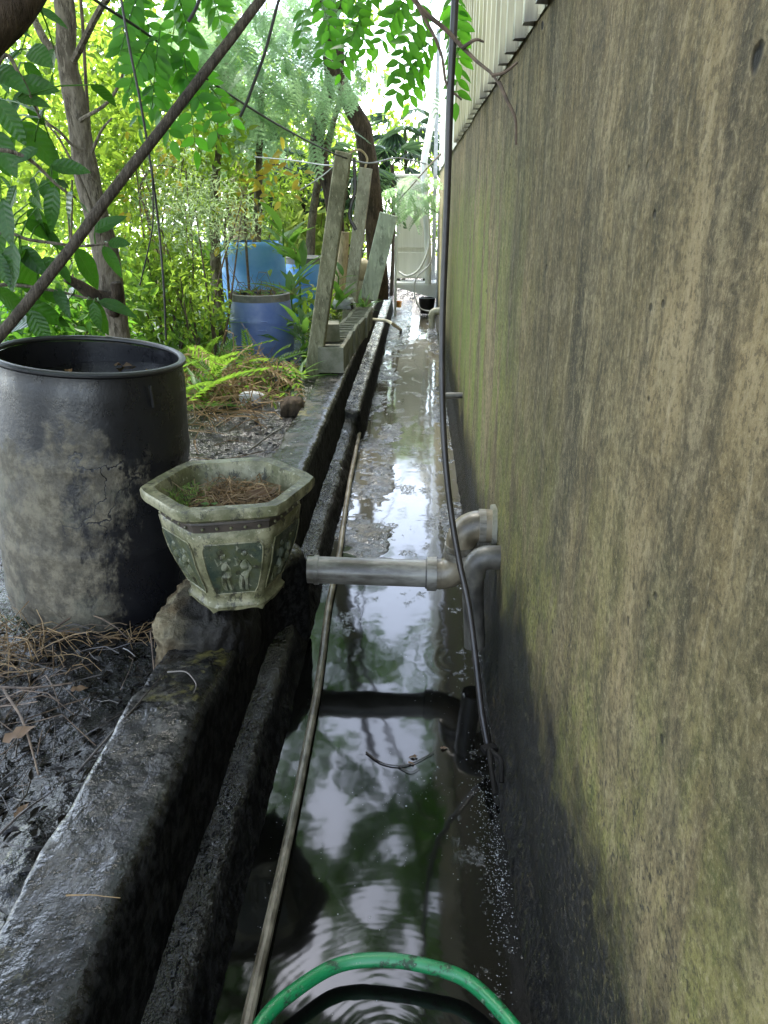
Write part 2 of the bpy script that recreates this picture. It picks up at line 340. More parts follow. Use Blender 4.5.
def drum_mat():
    n = N('muddy_black_plastic'); x, y, z = n.xyz()
    a = n.noise(2.6, 7, .68); b = n.noise(13, 7, .74, n.map((1, 1, .6)))
    m = n.rng(n.math('ADD', z, n.math('ADD', n.math('MULTIPLY', n.math('SUBTRACT', a, .5), 1.5), n.math('MULTIPLY', n.math('SUBTRACT', b, .5), .4))), .70, .54)
    m = n.math('MULTIPLY', m, n.rng(b, .38, .56, .5, 1))
    m = n.math('MULTIPLY', m, n.rng(n.math('ADD', x, n.math('MULTIPLY', n.math('SUBTRACT', n.noise(5, 7, .72, n.map((1, 1, .6))), .5), 1.0)), .22, .10))
    blot = n.rng(n.noise(3.6, 7, .72, n.map((1, 1, .8), (4, 1, 0))), .39, .47, .8, 1); m = n.math('MULTIPLY', m, blot)
    mud = n.mix(n.rng(n.noise(11, 8, .78), .40, .60), (.062, .052, .034), (.150, .130, .090))
    mud = n.mix(n.rng(n.noise(4.4, 5, .7, n.map((1, 1, 1), (2, 2, 2))), .5, .6, 0, .5), mud, (.085, .085, .06))
    cv = n.new('VectorMath'); cv.operation = 'MULTIPLY_ADD'; cn = n.new('TexNoise'); n.put(cn.inputs['Vector'], n.co); cn.inputs['Scale'].default_value = 9; cn.inputs['Detail'].default_value = 5; n.put(cv.inputs[0], cn.outputs['Color']); cv.inputs[1].default_value = (.22, .22, .22); n.put(cv.inputs[2], n.co)
    crack = n.rng(n.voro(5, cv.outputs[0], 'DISTANCE_TO_EDGE'), .016, .006)
    crack = n.math('MULTIPLY', crack, n.rng(n.noise(1.9, 2, .5, n.map((1, 1, 1), (1, 5, 2))), .46, .54))
    sc = n.rng(n.noise(30, 4, .7, n.map((1, 1, .12))), .62, .70, 0, .5)
    m2 = n.math('MULTIPLY', m, n.math('SUBTRACT', 1, crack))
    c = n.mix(m2, n.mix(sc, (.008, .008, .0095), (.03, .029, .028)), mud)
    return n.done(n.pbr(c, n.math('ADD', n.rng(b, .4, .6, .26, .42), n.math('MULTIPLY', m2, .42)), n.bump(n.math('ADD', n.math('MULTIPLY', b, .6), n.math('ADD', n.noise(60, 5, .7), m2)), .35, .004)))
def glaze_mat(name, c1, c2, moss=.6):
    n = N(name); a = n.noise(8, 7, .72); c = n.mix(n.rng(a, .40, .60), c2, c1); nz = n.xyz(n.nrm())[2]
    c = n.mix(n.rng(n.noise(14, 6, .74), .48, .58, 0, moss), c, (.062, .066, .022))
    c = n.mix(n.rng(n.noise(30, 6, .75, n.map((1, 1, .5))), .53, .61, 0, .85), c, (.022, .020, .012))
    c = n.mix(n.math('MULTIPLY', n.rng(n.noise(9, 7, .75, n.map((1, 1, 1), (3, 1, 4))), .50, .58), n.math('MULTIPLY', n.rng(nz, .3, .9), .75)), c, (.045, .042, .028))
    c = n.mix(n.rng(n.noise(60, 4, .7), .60, .68, 0, .5), c, (.40, .38, .28))
    return n.done(n.pbr(c, n.rng(a, .38, .62, .62, .34), n.bump(n.noise(45, 6, .72), .45, .003), spec=.4))
def bark_mat(name, c1, c2, st=(1, 1, .25), sc=22):
    n = N(name); v = n.map(st); a = n.noise(sc, 6, .7, v, .6); c = n.mix(n.rng(a, .32, .68), c1, c2)
    c = n.mix(n.rng(n.noise(4, 4), .5, .62, 0, .5), c, tuple(q * .5 + .01 for q in c1))
    c = n.mix(n.rng(n.noise(sc * 2.4, 6, .75, v), .53, .64, 0, .55), c, tuple(min(1, q * 1.5) for q in c2)); c = n.mix(n.rng(n.noise(sc * 1.6, 6, .75, v, .5), .46, .36, 0, .7), c, tuple(q * .35 for q in c1))
    return n.done(n.pbr(c, .9, n.bump(n.math('ADD', a, n.math('MULTIPLY', n.noise(80, 4, .7, v), .5)), 1.0, .018), spec=.2))

def veined(name, cols, trans, tfac=.3, rough=.36):
    """large single leaf in unit coordinates: pale midrib, slanting side veins, puckered between them"""
    n = N(name); x, y, z = n.xyz(); ay = n.math('ABSOLUTE', y); r = n.new('ObjectInfo').outputs['Random']
    v = n.math('FRACT', n.math('MULTIPLY', n.math('SUBTRACT', x, n.math('MULTIPLY', ay, .75)), 8)); v = n.math('ABSOLUTE', n.math('SUBTRACT', v, .5))
    vein = n.math('MAXIMUM', n.rng(v, .07, .02), n.rng(ay, .014, .006)); k = len(cols)
    c = n.ramp(r, [((i + .5) / k, q) for i, q in enumerate(cols)]); c = n.mix(n.rng(n.noise(6, 5, .7), .4, .65, 0, .5), c, tuple(q * .5 for q in cols[0]))
    c = n.mix(n.math('MULTIPLY', vein, .38), c, (.08, .16, .035)); c = n.mix(n.rng(n.noise(23, 3), .66, .72, 0, .8), c, (.10, .075, .02))
    b = n.new('BsdfTranslucent'); n.put(b.inputs[0], n.mix(n.math('MULTIPLY', vein, .5), n.mix(r, trans, tuple(q * .6 for q in trans)), tuple(q * .4 for q in trans)))
    m = n.new('MixShader'); m.inputs[0].default_value = tfac
    n.t.links.new(n.pbr(c, rough, n.bump(n.math('MULTIPLY', v, -1), .16, .03), spec=.3), m.inputs[1]); n.t.links.new(b.outputs[0], m.inputs[2])
    return n.done(m.outputs[0])
M = {}
M['wall'] = wall_mat()
M['kerb'] = sludge_mat('sludged_kerb', .35, (.075, .071, .064), bs=.55, moss=.9, rough=(.06, .18), wet=.55)
M['ledge'] = sludge_mat('sludged_step', 0, bs=1.5, rough=(.02, .08), wet=1.0)
M['mud'] = sludge_mat('black_mud', .08, (.04, .030, .02), bs=1.25, rough=(.04, .12), wet=.42)
M['floor'] = sludge_mat('silted_channel', .35, (.19, .18, .155), lo=(.016, .016, .0155), hi=(.06, .058, .055), bs=.8, rough=(.07, .2), wet=.8)
M['water'] = water_mat()
M['drum'] = drum_mat()
M['black_plastic'] = simple('black_plastic', (.008, .008, .009), (.018, .017, .016), .42, 9, .25)
M['glaze'] = glaze_mat('mossy_celadon_glaze', (.225, .21, .122), (.105, .10, .050))
M['glaze_dark'] = glaze_mat('dark_green_glaze', (.070, .078, .048), (.018, .030, .020), .65)
M['glaze_worn'] = glaze_mat('worn_relief_glaze', (.17, .17, .115), (.05, .06, .036), .7)
M['band'] = simple('purple_brown_band', (.060, .046, .034), (.028, .022, .016), .55, 20)
M['rubble'] = None
n = N('broken_concrete'); a = n.noise(7, 7, .7); c = n.ramp(a, [(.3, (.045, .030, .016)), (.48, (.085, .062, .034)), (.64, (.21, .18, .115))])
xx, yy, zz = n.xyz(n.pos()); wet = n.rng(n.math('ADD', xx, n.math('MULTIPLY', n.noise(9, 4), .22)), -.66, -.55)
c = n.mix(n.rng(n.noise(30, 5, .7), .5, .7, 0, .5), c, (.02, .016, .01)); c = n.mix(n.math('MULTIPLY', wet, .93), c, (.010, .010, .010))
M['rubble'] = n.done(n.pbr(c, n.math('SUBTRACT', .92, n.math('MULTIPLY', wet, .3)), n.bump(n.math('ADD', a, n.math('MULTIPLY', n.noise(40, 5, .7), .6)), .9, .02), spec=.15))
M['pvc'] = simple('dirty_grey_pvc', (.25, .235, .20), (.065, .054, .038), .30, 17, .4, 60, .002, stretch=(.3, 1, 1))
M['pvc_brown'] = simple('brown_stained_pvc', (.20, .165, .11), (.05, .04, .025), .36, 13, .4, 60, .002, stretch=(.7, 1, .5))
M['pvc_dark'] = simple('sludgy_grey_pvc', (.115, .105, .085), (.035, .032, .027), .42, 9, .3, 40, .003)
M['pvc_cream'] = simple('cream_pvc', (.62, .58, .44), (.48, .44, .32), .4, 8, .1)
M['tube'] = simple('weathered_cream_tube', (.27, .24, .18), (.085, .072, .05), .4, 9, .2, 50, .002, stretch=(3, 1.2, 3))
n = N('green_rubber_hose'); c = n.mix(n.noise(6, 4), (.012, .235, .075), (.012, .165, .05)); dm = n.math('MULTIPLY', n.rng(n.noise(22, 6, .75), .52, .62), .85); c = n.mix(dm, c, (.02, .022, .014)); c = n.mix(n.rng(n.noise(90, 3, .7), .62, .68, 0, .6), c, (.25, .32, .22)); M['green_hose'] = n.done(n.pbr(c, n.math('ADD', .33, n.math('MULTIPLY', dm, .4)), n.bump(n.noise(60, 4, .7), .25, .002)))
M['rubber'] = simple('black_rubber', (.016, .013, .011), (.032, .026, .022), .42, 16, .2)
M['tar'] = simple('tarred_rubber', (.008, .007, .006), (.016, .014, .012), .75, 16, .2, spec=.15)
M['wire'] = simple('dark_wire', (.02, .019, .018), (.035, .033, .03), .5)
M['string'] = simple('pale_wire', (.42, .42, .41), (.3, .3, .3), .5)
M['bark'] = bark_mat('pale_grey_bark', (.085, .068, .046), (.23, .195, .145))
M['bark_dark'] = bark_mat('dark_brown_bark', (.028, .020, .013), (.085, .062, .042))
M['pole'] = bark_mat('weathered_pole', (.060, .048, .036), (.17, .14, .105), (7, 7, .5), 12)
M['post'] = bark_mat('mossy_concrete_post', (.15, .142, .085), (.27, .255, .17), (1, 1, .35), 16)
M['post_pale'] = bark_mat('pale_concrete_post', (.34, .31, .245), (.47, .44, .36), (1, 1, .35), 14)
M['plank'] = bark_mat('greenish_plank', (.40, .45, .36), (.52, .56, .46), (1, 1, .2), 10)
M['stump'] = bark_mat('dry_bamboo', (.42, .31, .18), (.58, .46, .30), (4, 4, .4), 10)
M['block'] = simple('mossy_cinder_block', (.22, .21, .165), (.105, .108, .065), .9, 7, .8, 90, .006)
M['stone'] = simple('beige_stone', (.44, .38, .27), (.30, .25, .17), .85, 6, .5, 40, .006)
M['white_metal'] = simple('white_painted_metal', (.72, .72, .69), (.62, .62, .58), .42, 3, .05)
M['cabinet'] = simple('cream_cabinet', (.86, .84, .74), (.78, .76, .66), .45, 4, .06, stretch=(6, 6, .4))
M['galv'] = simple('galvanised_steel', (.46, .47, .48), (.34, .35, .36), .42, 20, .1, metal=.6)
M['sheet'] = None
n = N('dirty_cream_sheeting'); x, y, z = n.xyz(n.pos()); a = n.noise(1, 5, .65, n.map((9, 9, .8), vec=n.pos()))
c = n.mix(n.rng(a, .4, .66), (.56, .51, .34), (.36, .32, .20)); dz = n.rng(n.math('SUBTRACT', z, n.math('MULTIPLY', a, .16)), 2.02, 1.92)
c = n.mix(n.math('MULTIPLY', dz, .9), c, (.05, .042, .03)); M['sheet'] = n.done(n.pbr(c, .5, n.bump(a, .1, .003)))
M['blue'] = simple('faded_blue_plastic', (.10, .155, .42), (.17, .23, .46), .42, 4, .1)
M['blue_light'] = simple('bright_blue_plastic', (.10, .30, .74), (.18, .40, .80), .42, 4, .1)
M['lid'] = simple('grey_lid_ring', (.10, .095, .09), (.2, .19, .17), .6, 9)
M['straw'] = leafmat('dry_straw', [(.17, .10, .045), (.30, .20, .10), (.22, .15, .085), (.10, .06, .03)], (.3, .2, .08), .15, .7)
M['twig'] = simple('dry_twig', (.14, .095, .062), (.06, .042, .03), .8, 20, .5)
M['twig_wet'] = simple('wet_twig', (.022, .018, .015), (.05, .04, .033), .4, 20, .5)
M['plastic_bag'] = simple('white_bag', (.62, .62, .64), (.42, .42, .45), .4, 12, .3)
M['orange'] = simple('orange_plastic', (.62, .30, .04), (.55, .22, .03), .4)
M['pot_soil'] = simple('leafy_soil', (.035, .022, .013), (.085, .055, .032), .95, 22, 1.0, 60, .01)
# leaves
M['leaf_big'] = veined('dark_glossy_leaf', [(.014, .045, .010), (.020, .065, .012), (.034, .095, .016)], (.10, .33, .012), .26, .36)
M['leaf_pin'] = leafmat('pinnate_leaf', [(.030, .11, .014), (.045, .15, .018), (.065, .18, .024)], (.18, .58, .03), .5, .45, False)
M['leaf_canopy'] = leafmat('canopy_leaf', [(.03, .085, .014), (.05, .13, .02), (.08, .16, .025)], (.20, .48, .04), .42)
M['leaf_bright'] = leafmat('yellow_green_leaf', [(.05, .13, .02), (.09, .18, .03), (.16, .22, .045), (.035, .09, .02)], (.54, .76, .08), .53)
M['leaf_fern'] = leafmat('fern_leaf', [(.05, .14, .022), (.075, .17, .028), (.11, .19, .04)], (.34, .58, .06), .45)
M['leaf_wattle'] = leafmat('bluish_feathery_leaf', [(.13, .23, .125), (.17, .29, .155), (.11, .21, .09)], (.48, .72, .36), .52)
M['leaf_palm'] = leafmat('dark_palm_leaf', [(.018, .040, .022), (.03, .06, .035), (.05, .085, .055)], (.12, .22, .08), .3, .32)
M['leaf_grey'] = leafmat('grey_green_leaf', [(.10, .15, .085), (.16, .20, .13), (.08, .13, .05)], (.45, .6, .28), .5)
M['leaf_yellow'] = leafmat('yellow_leaf', [(.48, .38, .03), (.52, .43, .08), (.50, .28, .02), (.36, .36, .06)], (.85, .66, .08), .5, .45, False)
M['leaf_strap'] = leafmat('strap_leaf', [(.05, .13, .03), (.08, .18, .035), (.07, .15, .05)], (.26, .50, .07), .48)
M['leaf_pale'] = leafmat('pale_broad_leaf', [(.16, .24, .06), (.20, .27, .08), (.12, .21, .05)], (.62, .76, .16), .52)
M['dead_fern'] = leafmat('dead_fern', [(.15, .10, .05), (.24, .17, .085), (.19, .14, .06), (.32, .25, .14)], (.42, .30, .14), .3, .7)
M['dead_leaf'] = leafmat('dead_leaf', [(.14, .085, .05), (.20, .13, .085), (.26, .14, .06)], (.3, .18, .08), .25, .6, False)

# ------------------------------------------------------------------ leaf builders
LEAF_U = np.array([[0, 0], [.28, .5], [.62, .42], [1, 0], [.62, -.42], [.28, -.5]])
def leaf_cloud(Pt, D, Nn, L, Wd, fold=.18, droop=.12):
    """n six-point folded leaves -> V, quads"""
    n = len(Pt); L = np.broadcast_to(L, n); Wd = np.broadcast_to(Wd, n)
    D = D / np.linalg.norm(D, axis=1)[:, None]; Y = np.cross(Nn, D); Y /= np.linalg.norm(Y, axis=1)[:, None] + 1e-9; Z = np.cross(D, Y)
    u, w = LEAF_U[:, 0], LEAF_U[:, 1]
    V = Pt[:, None] + D[:, None] * (u[None, :, None] * L[:, None, None]) + Y[:, None] * (w[None, :, None] * Wd[:, None, None]) \
        + Z[:, None] * ((np.abs(w)[None] * fold * Wd[:, None] * 2 - droop * (u ** 2)[None] * L[:, None])[..., None])
    b = (np.arange(n) * 6)[:, None, None]
    return V.reshape(-1, 3), (b + np.array([[0, 1, 2, 3], [0, 3, 4, 5]])[None]).reshape(-1, 4)
def rdir(n, up=0.0, r=rng):
    d = r.normal(size=(n, 3)); d[:, 2] += up; return d / np.linalg.norm(d, axis=1)[:, None]
GAPS = [(395, 520, 84), (372, 735, 42), (390, 780, 26), (340, 800, 24), (330, 960, 18), (380, 1000, 20), (300, 900, 12), (420, 560, 28), (350, 480, 30), (330, 830, 16), (395, 850, 12), (375, 905, 16), (305, 930, 14), (400, 950, 18), (345, 985, 18), (340, 770, 14), (400, 790, 12), (440, 900, 10), (300, 985, 14)]
def open_sky(p):
    """gaps in the leaf canopy: False where the crowns let the white sky through to the water"""
    q = p - np.array([0, 0, -CAM_H]); keep = np.ones(len(p), bool); q = q / np.linalg.norm(q, axis=1)[:, None]
    for gx, gy, gr in GAPS:
        d = _fw + (gx - 384) / F_PX * _rt + (512 - gy) / F_PX * _up; d = d / np.linalg.norm(d); d = d * np.array([1, 1, -1])
        wob = .55 + .55 * noise(q * 14 + gx) + .4 * noise(q * 38 + gy)
        thin = noise(q * 45 + gy) + .25 * noise(q * 110) > .42
        keep &= ~((q @ d > np.cos(np.arctan(gr * 1.25 / F_PX) * wob)) & (p[:, 2] > 2.9) & thin)
    return keep
def crown_points(ells, n, shell=.35, r=rng, dens=True):
    out = []; vol = np.array([e[3] * e[4] * e[5] for e in ells]); k = np.maximum(1, (n * vol / vol.sum()).astype(int))
    for e, m in zip(ells, k):
        d = rdir(m, 0, r); rad = r.uniform(0, 1, m) ** shell
        out.append(np.array(e[:3]) + d * rad[:, None] * np.array(e[3:6]))
    p = np.vstack(out)
    if dens: p = p[fbm(p, 2.3, 2) > .40]
    return p[open_sky(p)]
def simple_crown(name, mat, parent, ells, n, L, Wr=.45, up=.6, hang=.5, r=rng, dens=True, stuff=False, fold=.18):
    p = crown_points(ells, n, .4, r, dens); m = len(p)
    D = rdir(m, -hang, r); Nn = rdir(m, up * 2, r); Ls = r.uniform(.65, 1.25, m) * L
    V, Fq = leaf_cloud(p, D, Nn, Ls, Ls * Wr, fold)
    off = root_loc(parent) if parent else np.zeros(3)
    o = link(name, arr_mesh(name, V - off, Fq, mat, False), parent)
    if stuff: o['kind'] = 'stuff'
    return o
def pinnate(npair, L, ll, lw, drp=.3, start=.15):
    """one compound leaf: leaflets in pairs along a drooping rachis; x along, z up"""
    Pt, D, Nn = [], [], []
    for i in range(npair):
        t = start + (1 - start) * i / (npair - 1); x = L * t; z = -drp * L * t * t
        for sgn in (-1, 1):
            Pt.append((x, 0, z)); a = R(62 - 26 * t); D.append((math.cos(a), sgn * math.sin(a), -.25)); Nn.append((.15, sgn * .15, 1))
    Pt.append((L, 0, -drp * L)); D.append((1, 0, -.5)); Nn.append((.4, 0, 1))
    sc = np.array([1 - .35 * abs(2 * (i // 2) / npair - 1) for i in range(len(Pt))])
    V, Fq = leaf_cloud(np.array(Pt), np.array(D), np.array(Nn), ll * sc, lw * sc)
    return V, Fq
def bipinnate(npin=9, L=.3, pl=.09, k=9):
    Vs, Fs, b = [], [], 0
    for i in range(npin):
        t = .12 + .88 * i / (npin - 1); x = L * t; z = -.3 * L * t * t; ln = pl * (1 - .45 * abs(2 * t - .9))
        for sgn in (-1, 1):
            a = R(58 - 20 * t); d = np.array([math.cos(a), sgn * math.sin(a), -.22]); sd = np.array([-sgn * math.sin(a), math.cos(a), 0])
            for j in range(k):
                p0 = np.array([x, 0, z]) + d * ln * (j + .6) / k
                for q in (-1, 1):
                    tip = p0 + (d * .55 + q * sd) * ln * .17; w = d * ln * .045
                    Vs += [p0 - w, p0 + w, tip + w * .6, tip - w * .6]; Fs.append((b, b + 1, b + 2, b + 3)); b += 4
    return np.array(Vs), np.array(Fs)
def scatter(tmpl, mats, Pt, r=rng, scale=None, az=None, tilt=None):
    """copies of a frond template at points PT with heading az and downward tilt -> V, quads"""
    V0, F0 = tmpl; n = len(Pt); s = scale if scale is not None else r.uniform(.75, 1.2, n)
    az = az if az is not None else r.uniform(0, 2 * math.pi, n); tl = tilt if tilt is not None else r.uniform(-.2, .9, n); ro = r.normal(0, .35, n)
    ca, sa, ct, st, cr, sr = np.cos(az), np.sin(az), np.cos(tl), np.sin(tl), np.cos(ro), np.sin(ro)
    z0 = np.zeros(n); o1 = np.ones(n)
    Rz = np.stack([np.stack([ca, -sa, z0], -1), np.stack([sa, ca, z0], -1), np.stack([z0, z0, o1], -1)], 1)
    Ry = np.stack([np.stack([ct, z0, st], -1), np.stack([z0, o1, z0], -1), np.stack([-st, z0, ct], -1)], 1)
    Rx = np.stack([np.stack([o1, z0, z0], -1), np.stack([z0, cr, -sr], -1), np.stack([z0, sr, cr], -1)], 1)
    Rm = Rz @ Ry @ Rx
    V = np.einsum('nij,vj->nvi', Rm, V0) * s[:, None, None] + np.asarray(Pt)[:, None]
    Fq = (F0[None] + (np.arange(n) * len(V0))[:, None, None]).reshape(-1, F0.shape[1])
    return V.reshape(-1, 3), Fq
def cloud_obj(name, VF, mat, parent=None, stuff=False):
    V, Fq = VF; off = root_loc(parent) if parent else np.zeros(3)
    o = link(name, arr_mesh(name, V - off, Fq, mat, False), parent)
    if stuff: o['kind'] = 'stuff'
    return o
def blade_leaf(name, mat, L=1.0, Wd=.45, seg=6, droop=.25, fold=.12, wav=.0, acum=1.0):
    """single leaf of unit length along +x: outline, midrib fold, droop"""
    V, Fs = [], []
    for i in range(seg + 1):
        t = i / seg; w = Wd * .5 * (math.sin(math.pi * min(1, t ** .8 * 1.0)) ** .8 if 0 < t < 1 else 0) * (1 - .25 * t * acum)
        z = -droop * t * t * L; wv = wav * math.sin(i * 2.3)
        for sgn in (1, 0, -1): V.append((t * L, sgn * w, z + abs(sgn) * w * fold * 2 + sgn * wv * w))
    for i in range(seg):
        for j in (0, 1): Fs.append((i * 3 + j, i * 3 + j + 1, i * 3 + j + 4, i * 3 + j + 3))
    mb = MB().add(V, Fs); return mb.mesh(name, mat, True)
def put(o, p, d, up, s, parent):
    """place a leaf-like object: x axis to d"""
    m = frame_to(d, up); o.matrix_basis = Matrix.Translation(Vector(np.array(p) - root_loc(parent) if parent else p)) @ Matrix(m.tolist()).to_4x4() @ Matrix.Diagonal((*((s,) * 3 if np.isscalar(s) else s), 1))

# ================================================================== THE SETTING
WX = 0.30                                       # face of the long wall
DRUM = np.array([-1.160, 2.5, .25])
def ground_z(x, y):
    p = np.stack([x, y, 0 * x], -1)
    z = .26 + .10 * sstep(1.9, .5, y) * sstep(-1.7, -.8, x) + .06 * (fbm(p, 1.6, 3) - .5) + .05 * (fbm(p, 9, 4) - .5) + .10 * sstep(3.1, 4.6, y)
    z = z + .10 * sstep(-.95, -.74, x) * (fbm(p, 6, 3)) * sstep(2.0, 1.2, y) + .016 * (fbm(p, 30, 2) - .5) * sstep(5.5, 4.5, y) * sstep(-2.2, -1.6, x)
    r = np.hypot(x - DRUM[0], y - DRUM[1]); z = np.where(r < .5, z + (.262 - z) * sstep(.46, .32, r), z)
    return np.clip(z, None, .39)
def axis(*segs):
    return np.unique(np.round(np.concatenate([np.linspace(a, b, n) for a, b, n in segs]), 4))
gx = axis((-400, -40, 6), (-40, -6, 14), (-6, -2.4, 18), (-2.4, -.72, 122), (-.70, .43, 4), (.46, 6, 6), (6, 400, 6))
gy = axis((-40, -1, 6), (-1, .4, 10), (.4, 6.0, 330), (6, 14.2, 40), (14.4, 40, 16), (40, 600, 6))
GX, GY = np.meshgrid(gx, gy, indexing='ij')
GZ = ground_z(GX, GY)
trench = (GX > -.71) & (GX < .44) & (GY > -1.2) & (GY < 14.3)
GZ = np.where(trench, -.16, GZ); GZ = np.where(GX > .44, .1, GZ)
g = gridmesh('ground', np.stack([GX, GY, GZ], -1).reshape(-1, 3), len(gx), len(gy), M['mud']); g['kind'] = 'structure'

def extrude(name, sec, ys, mat, amp, sc, seed=0, edit=None):
    """cross-section SEC (x,z) swept along the alley, roughened"""
    sec = np.array(sec, float); d = np.r_[0, np.cumsum(np.hypot(*np.diff(sec, axis=0).T))]
    m = int(d[-1] / .011); tt = np.linspace(0, d[-1], m); sx, sz = np.interp(tt, d, sec[:, 0]), np.interp(tt, d, sec[:, 1])
    V = np.stack([np.repeat(sx[None], len(ys), 0), np.repeat(ys[:, None], m, 1), np.repeat(sz[None], len(ys), 0)], -1)
    nz = np.stack([fbm(V + seed + 50 * k, sc, 4) - .5 for k in range(3)], -1); nf = np.stack([fbm(V + seed + 9 * k, sc * 6, 2) - .5 for k in range(3)], -1)
    V = V + nz * 2 * amp + nf * amp * .7
    if edit: V = edit(V)
    o = gridmesh(name, V.reshape(-1, 3), len(ys), m, mat); o['kind'] = 'structure'; return o
ys_near = axis((-.6, .6, 16), (.6, 5.8, 330), (5.8, 12.6, 120))
def kerb_edit(V):
    y = V[..., 1]; top = sstep(.30, .40, V[..., 2])
    # mud tongue over the top, a broken dip in front of the flowerpot
    V[..., 2] += top * (.030 * sstep(1.42, 1.58, y) * sstep(1.75, 1.62, y) * fbm(V, 5, 3) - .012 * sstep(1.80, 1.9, y) * sstep(2.6, 2.42, y) + .02 * sstep(2.5, 2.8, y))
    # bulge of set sludge that the drain pipe runs into
    V[..., 0] += .11 * np.exp(-((y - 2.62) / .13) ** 2) * sstep(-.54, -.51, V[..., 0]) * sstep(.44, .36, V[..., 2])
    V[..., 0] += .03 * (fbm(V * np.array([0, 1, 0]), 2.1, 3) - .5) * sstep(-.56, -.7, V[..., 0]) * 2.2
    return V
extrude('kerb', [(-.735, .12), (-.73, .375), (-.715, .398), (-.56, .405), (-.535, .398), (-.519, .375), (-.512, .26), (-.506, .02)], ys_near, M['kerb'], .008, 7, 3, kerb_edit)
def ledge_edit(V):
    y = V[..., 1]; far = sstep(5.36, 5.42, y)
    V[..., 2] += far * .085 * sstep(.02, .12, V[..., 2]); V[..., 0] += far * .03 * sstep(-.5, -.44, V[..., 0]); return V
extrude('step', [(-.53, .145), (-.50, .138), (-.452, .128), (-.436, .11), (-.415, .03), (-.395, -.03), (-.39, -.06)], ys_near, M['ledge'], .009, 11, 8, ledge_edit)

# channel bed and the water lying in it
fx = np.linspace(-.44, .315, 84); fy = axis((-.9, .9, 20), (.9, 5.5, 430), (5.5, 14, 260))
FX, FY = np.meshgrid(fx, fy, indexing='ij'); fp = np.stack([FX, FY, 0 * FX], -1)
n1, n2 = fbm(fp * np.array([1, .55, 1]), 5.5, 4), fbm(fp, 30, 4)
side = np.maximum(sstep(-.02, -.16, FX - .05 * (n1 - .5)) * sstep(2.95, 3.5, FY), sstep(.10, .20, FX + .2 * (n1 - .5)) * sstep(2.4, 3.6, FY) * .85)
edge = np.maximum(sstep(.255, .31, FX), sstep(-.35, -.395, FX)) * (.25 + .65 * sstep(2.2, 3.4, FY))
FZ = -.022 + .026 * np.maximum(side, edge) * (.35 + 1.05 * n1) + .016 * (n2 - .5) + .012 * sstep(8.5, 10.5, FY)
FZ += .014 * np.exp(-((FX - .05) / .10) ** 2) * np.exp(-((FY - 1.78 - .1 * n1) / .05) ** 2) * n2 * 2
o = gridmesh('channel_bed', np.stack([FX, FY, FZ], -1).reshape(-1, 3), len(fx), len(fy), M['floor']); o['kind'] = 'structure'
wx_, wy_ = np.linspace(-.45, .31, 8), np.linspace(-.9, 14.2, 60); A, B = np.meshgrid(wx_, wy_, indexing='ij')
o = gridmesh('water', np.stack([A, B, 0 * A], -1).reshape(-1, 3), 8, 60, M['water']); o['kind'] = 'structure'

# ------------------------------------------------------------------ the long wall, right
wt = thing('boundary_wall', 'long tall rain-streaked cement wall with green algae and a black sludgy foot', 'wall', (0, 0, 0))
wz = np.linspace(-.06, 2.075, 150); wy = axis((-.8, .35, 12), (.35, 4.5, 300), (4.5, 12.3, 180))
Yw, Zw = np.meshgrid(wy, wz, indexing='ij'); pw = np.stack([0 * Yw, Yw, Zw], -1)
foot = sstep(.14, -.02, Zw + .05 * (fbm(pw, 4, 3) - .5))
Xw = WX - .040 * foot - .008 * (fbm(pw, 3, 3) - .5) - .006 * (fbm(pw, 18, 4) - .5) - foot * .014 * (fbm(pw, 40, 3) - .5)
gridmesh('face', np.stack([Xw, Yw, Zw], -1).reshape(-1, 3), len(wy), len(wz), M['wall'], wt)
mb = MB().box((WX + .085, 5.75, 1.0), (.15, 13.1, 2.14)); mb.build('core', M['wall'], wt, False)

# sheeting above the wall: box-rib sheets hung over its face, pale flat sheets farther on
ft = thing('corrugated_fence', 'dirty cream box-rib sheeting standing above the cement wall', 'fence', (WX, 3, 2.04))
def rib_sheet(y0, y1, mat, z0, z1, pitch=.225, depth=.030, x0=WX - .006, name='sheet', parent=None):
    pr = []; y = y0
    while y < y1 - 1e-6:
        for a, d in ((0, 0), (.30, 0), (.33, .18), (.36, 0), (.62, 0), (.66, 1), (.86, 1), (.90, 0)): pr.append((y + a * pitch, d * depth))
        y += pitch
    pr.append((y1, 0)); V, Fs = [], []
    for (yy, d) in pr:
        zz = z0 + .012 * (noise(np.array([yy * 3, 0, 0])) - .5); V += [(x0 - d, yy, zz), (x0 - d, yy, zz + .12), (x0 - d, yy, z1)]
    k = len(pr); Fs = [(i * 3 + j, i * 3 + 3 + j, i * 3 + 4 + j, i * 3 + 1 + j) for i in range(k - 1) for j in (0, 1)]
    b = len(V); V += [(x + .0016, yy, z) for x, yy, z in V]; Fs += [tuple(q + b for q in f[::-1]) for f in Fs]
    Fs += [(i * 3, i * 3 + b, i * 3 + 3 + b, i * 3 + 3) for i in range(k - 1)]
    return MB().add(V, Fs).build(name, mat, parent, False)
for i in range(8): rib_sheet(-.55 + i * .902, -.55 + i * .902 + .90, M['sheet'], 2.035, 3.75, x0=WX - .006 - .0025 * (i % 2), parent=ft)
rail = MB().box((WX + .03, 3.1, 2.9), (.05, 7.4, .05)); rail.build('rail', M['galv'], ft)
wf = thing('white_fence', 'bright white flat sheet fence above the far end of the cement wall', 'fence', (WX, 9, 2.06))
for i in range(5): rib_sheet(6.78 + i * 1.1, 6.78 + i * 1.1 + 1.09, M['white_metal'], 2.03, 4.6, 1.09, .012, WX - .01 - .003 * (i % 2), parent=wf)
pl = MB().box((WX - .065, 12.45, 1.9), (.055, .055, 3.9), bev=.004)
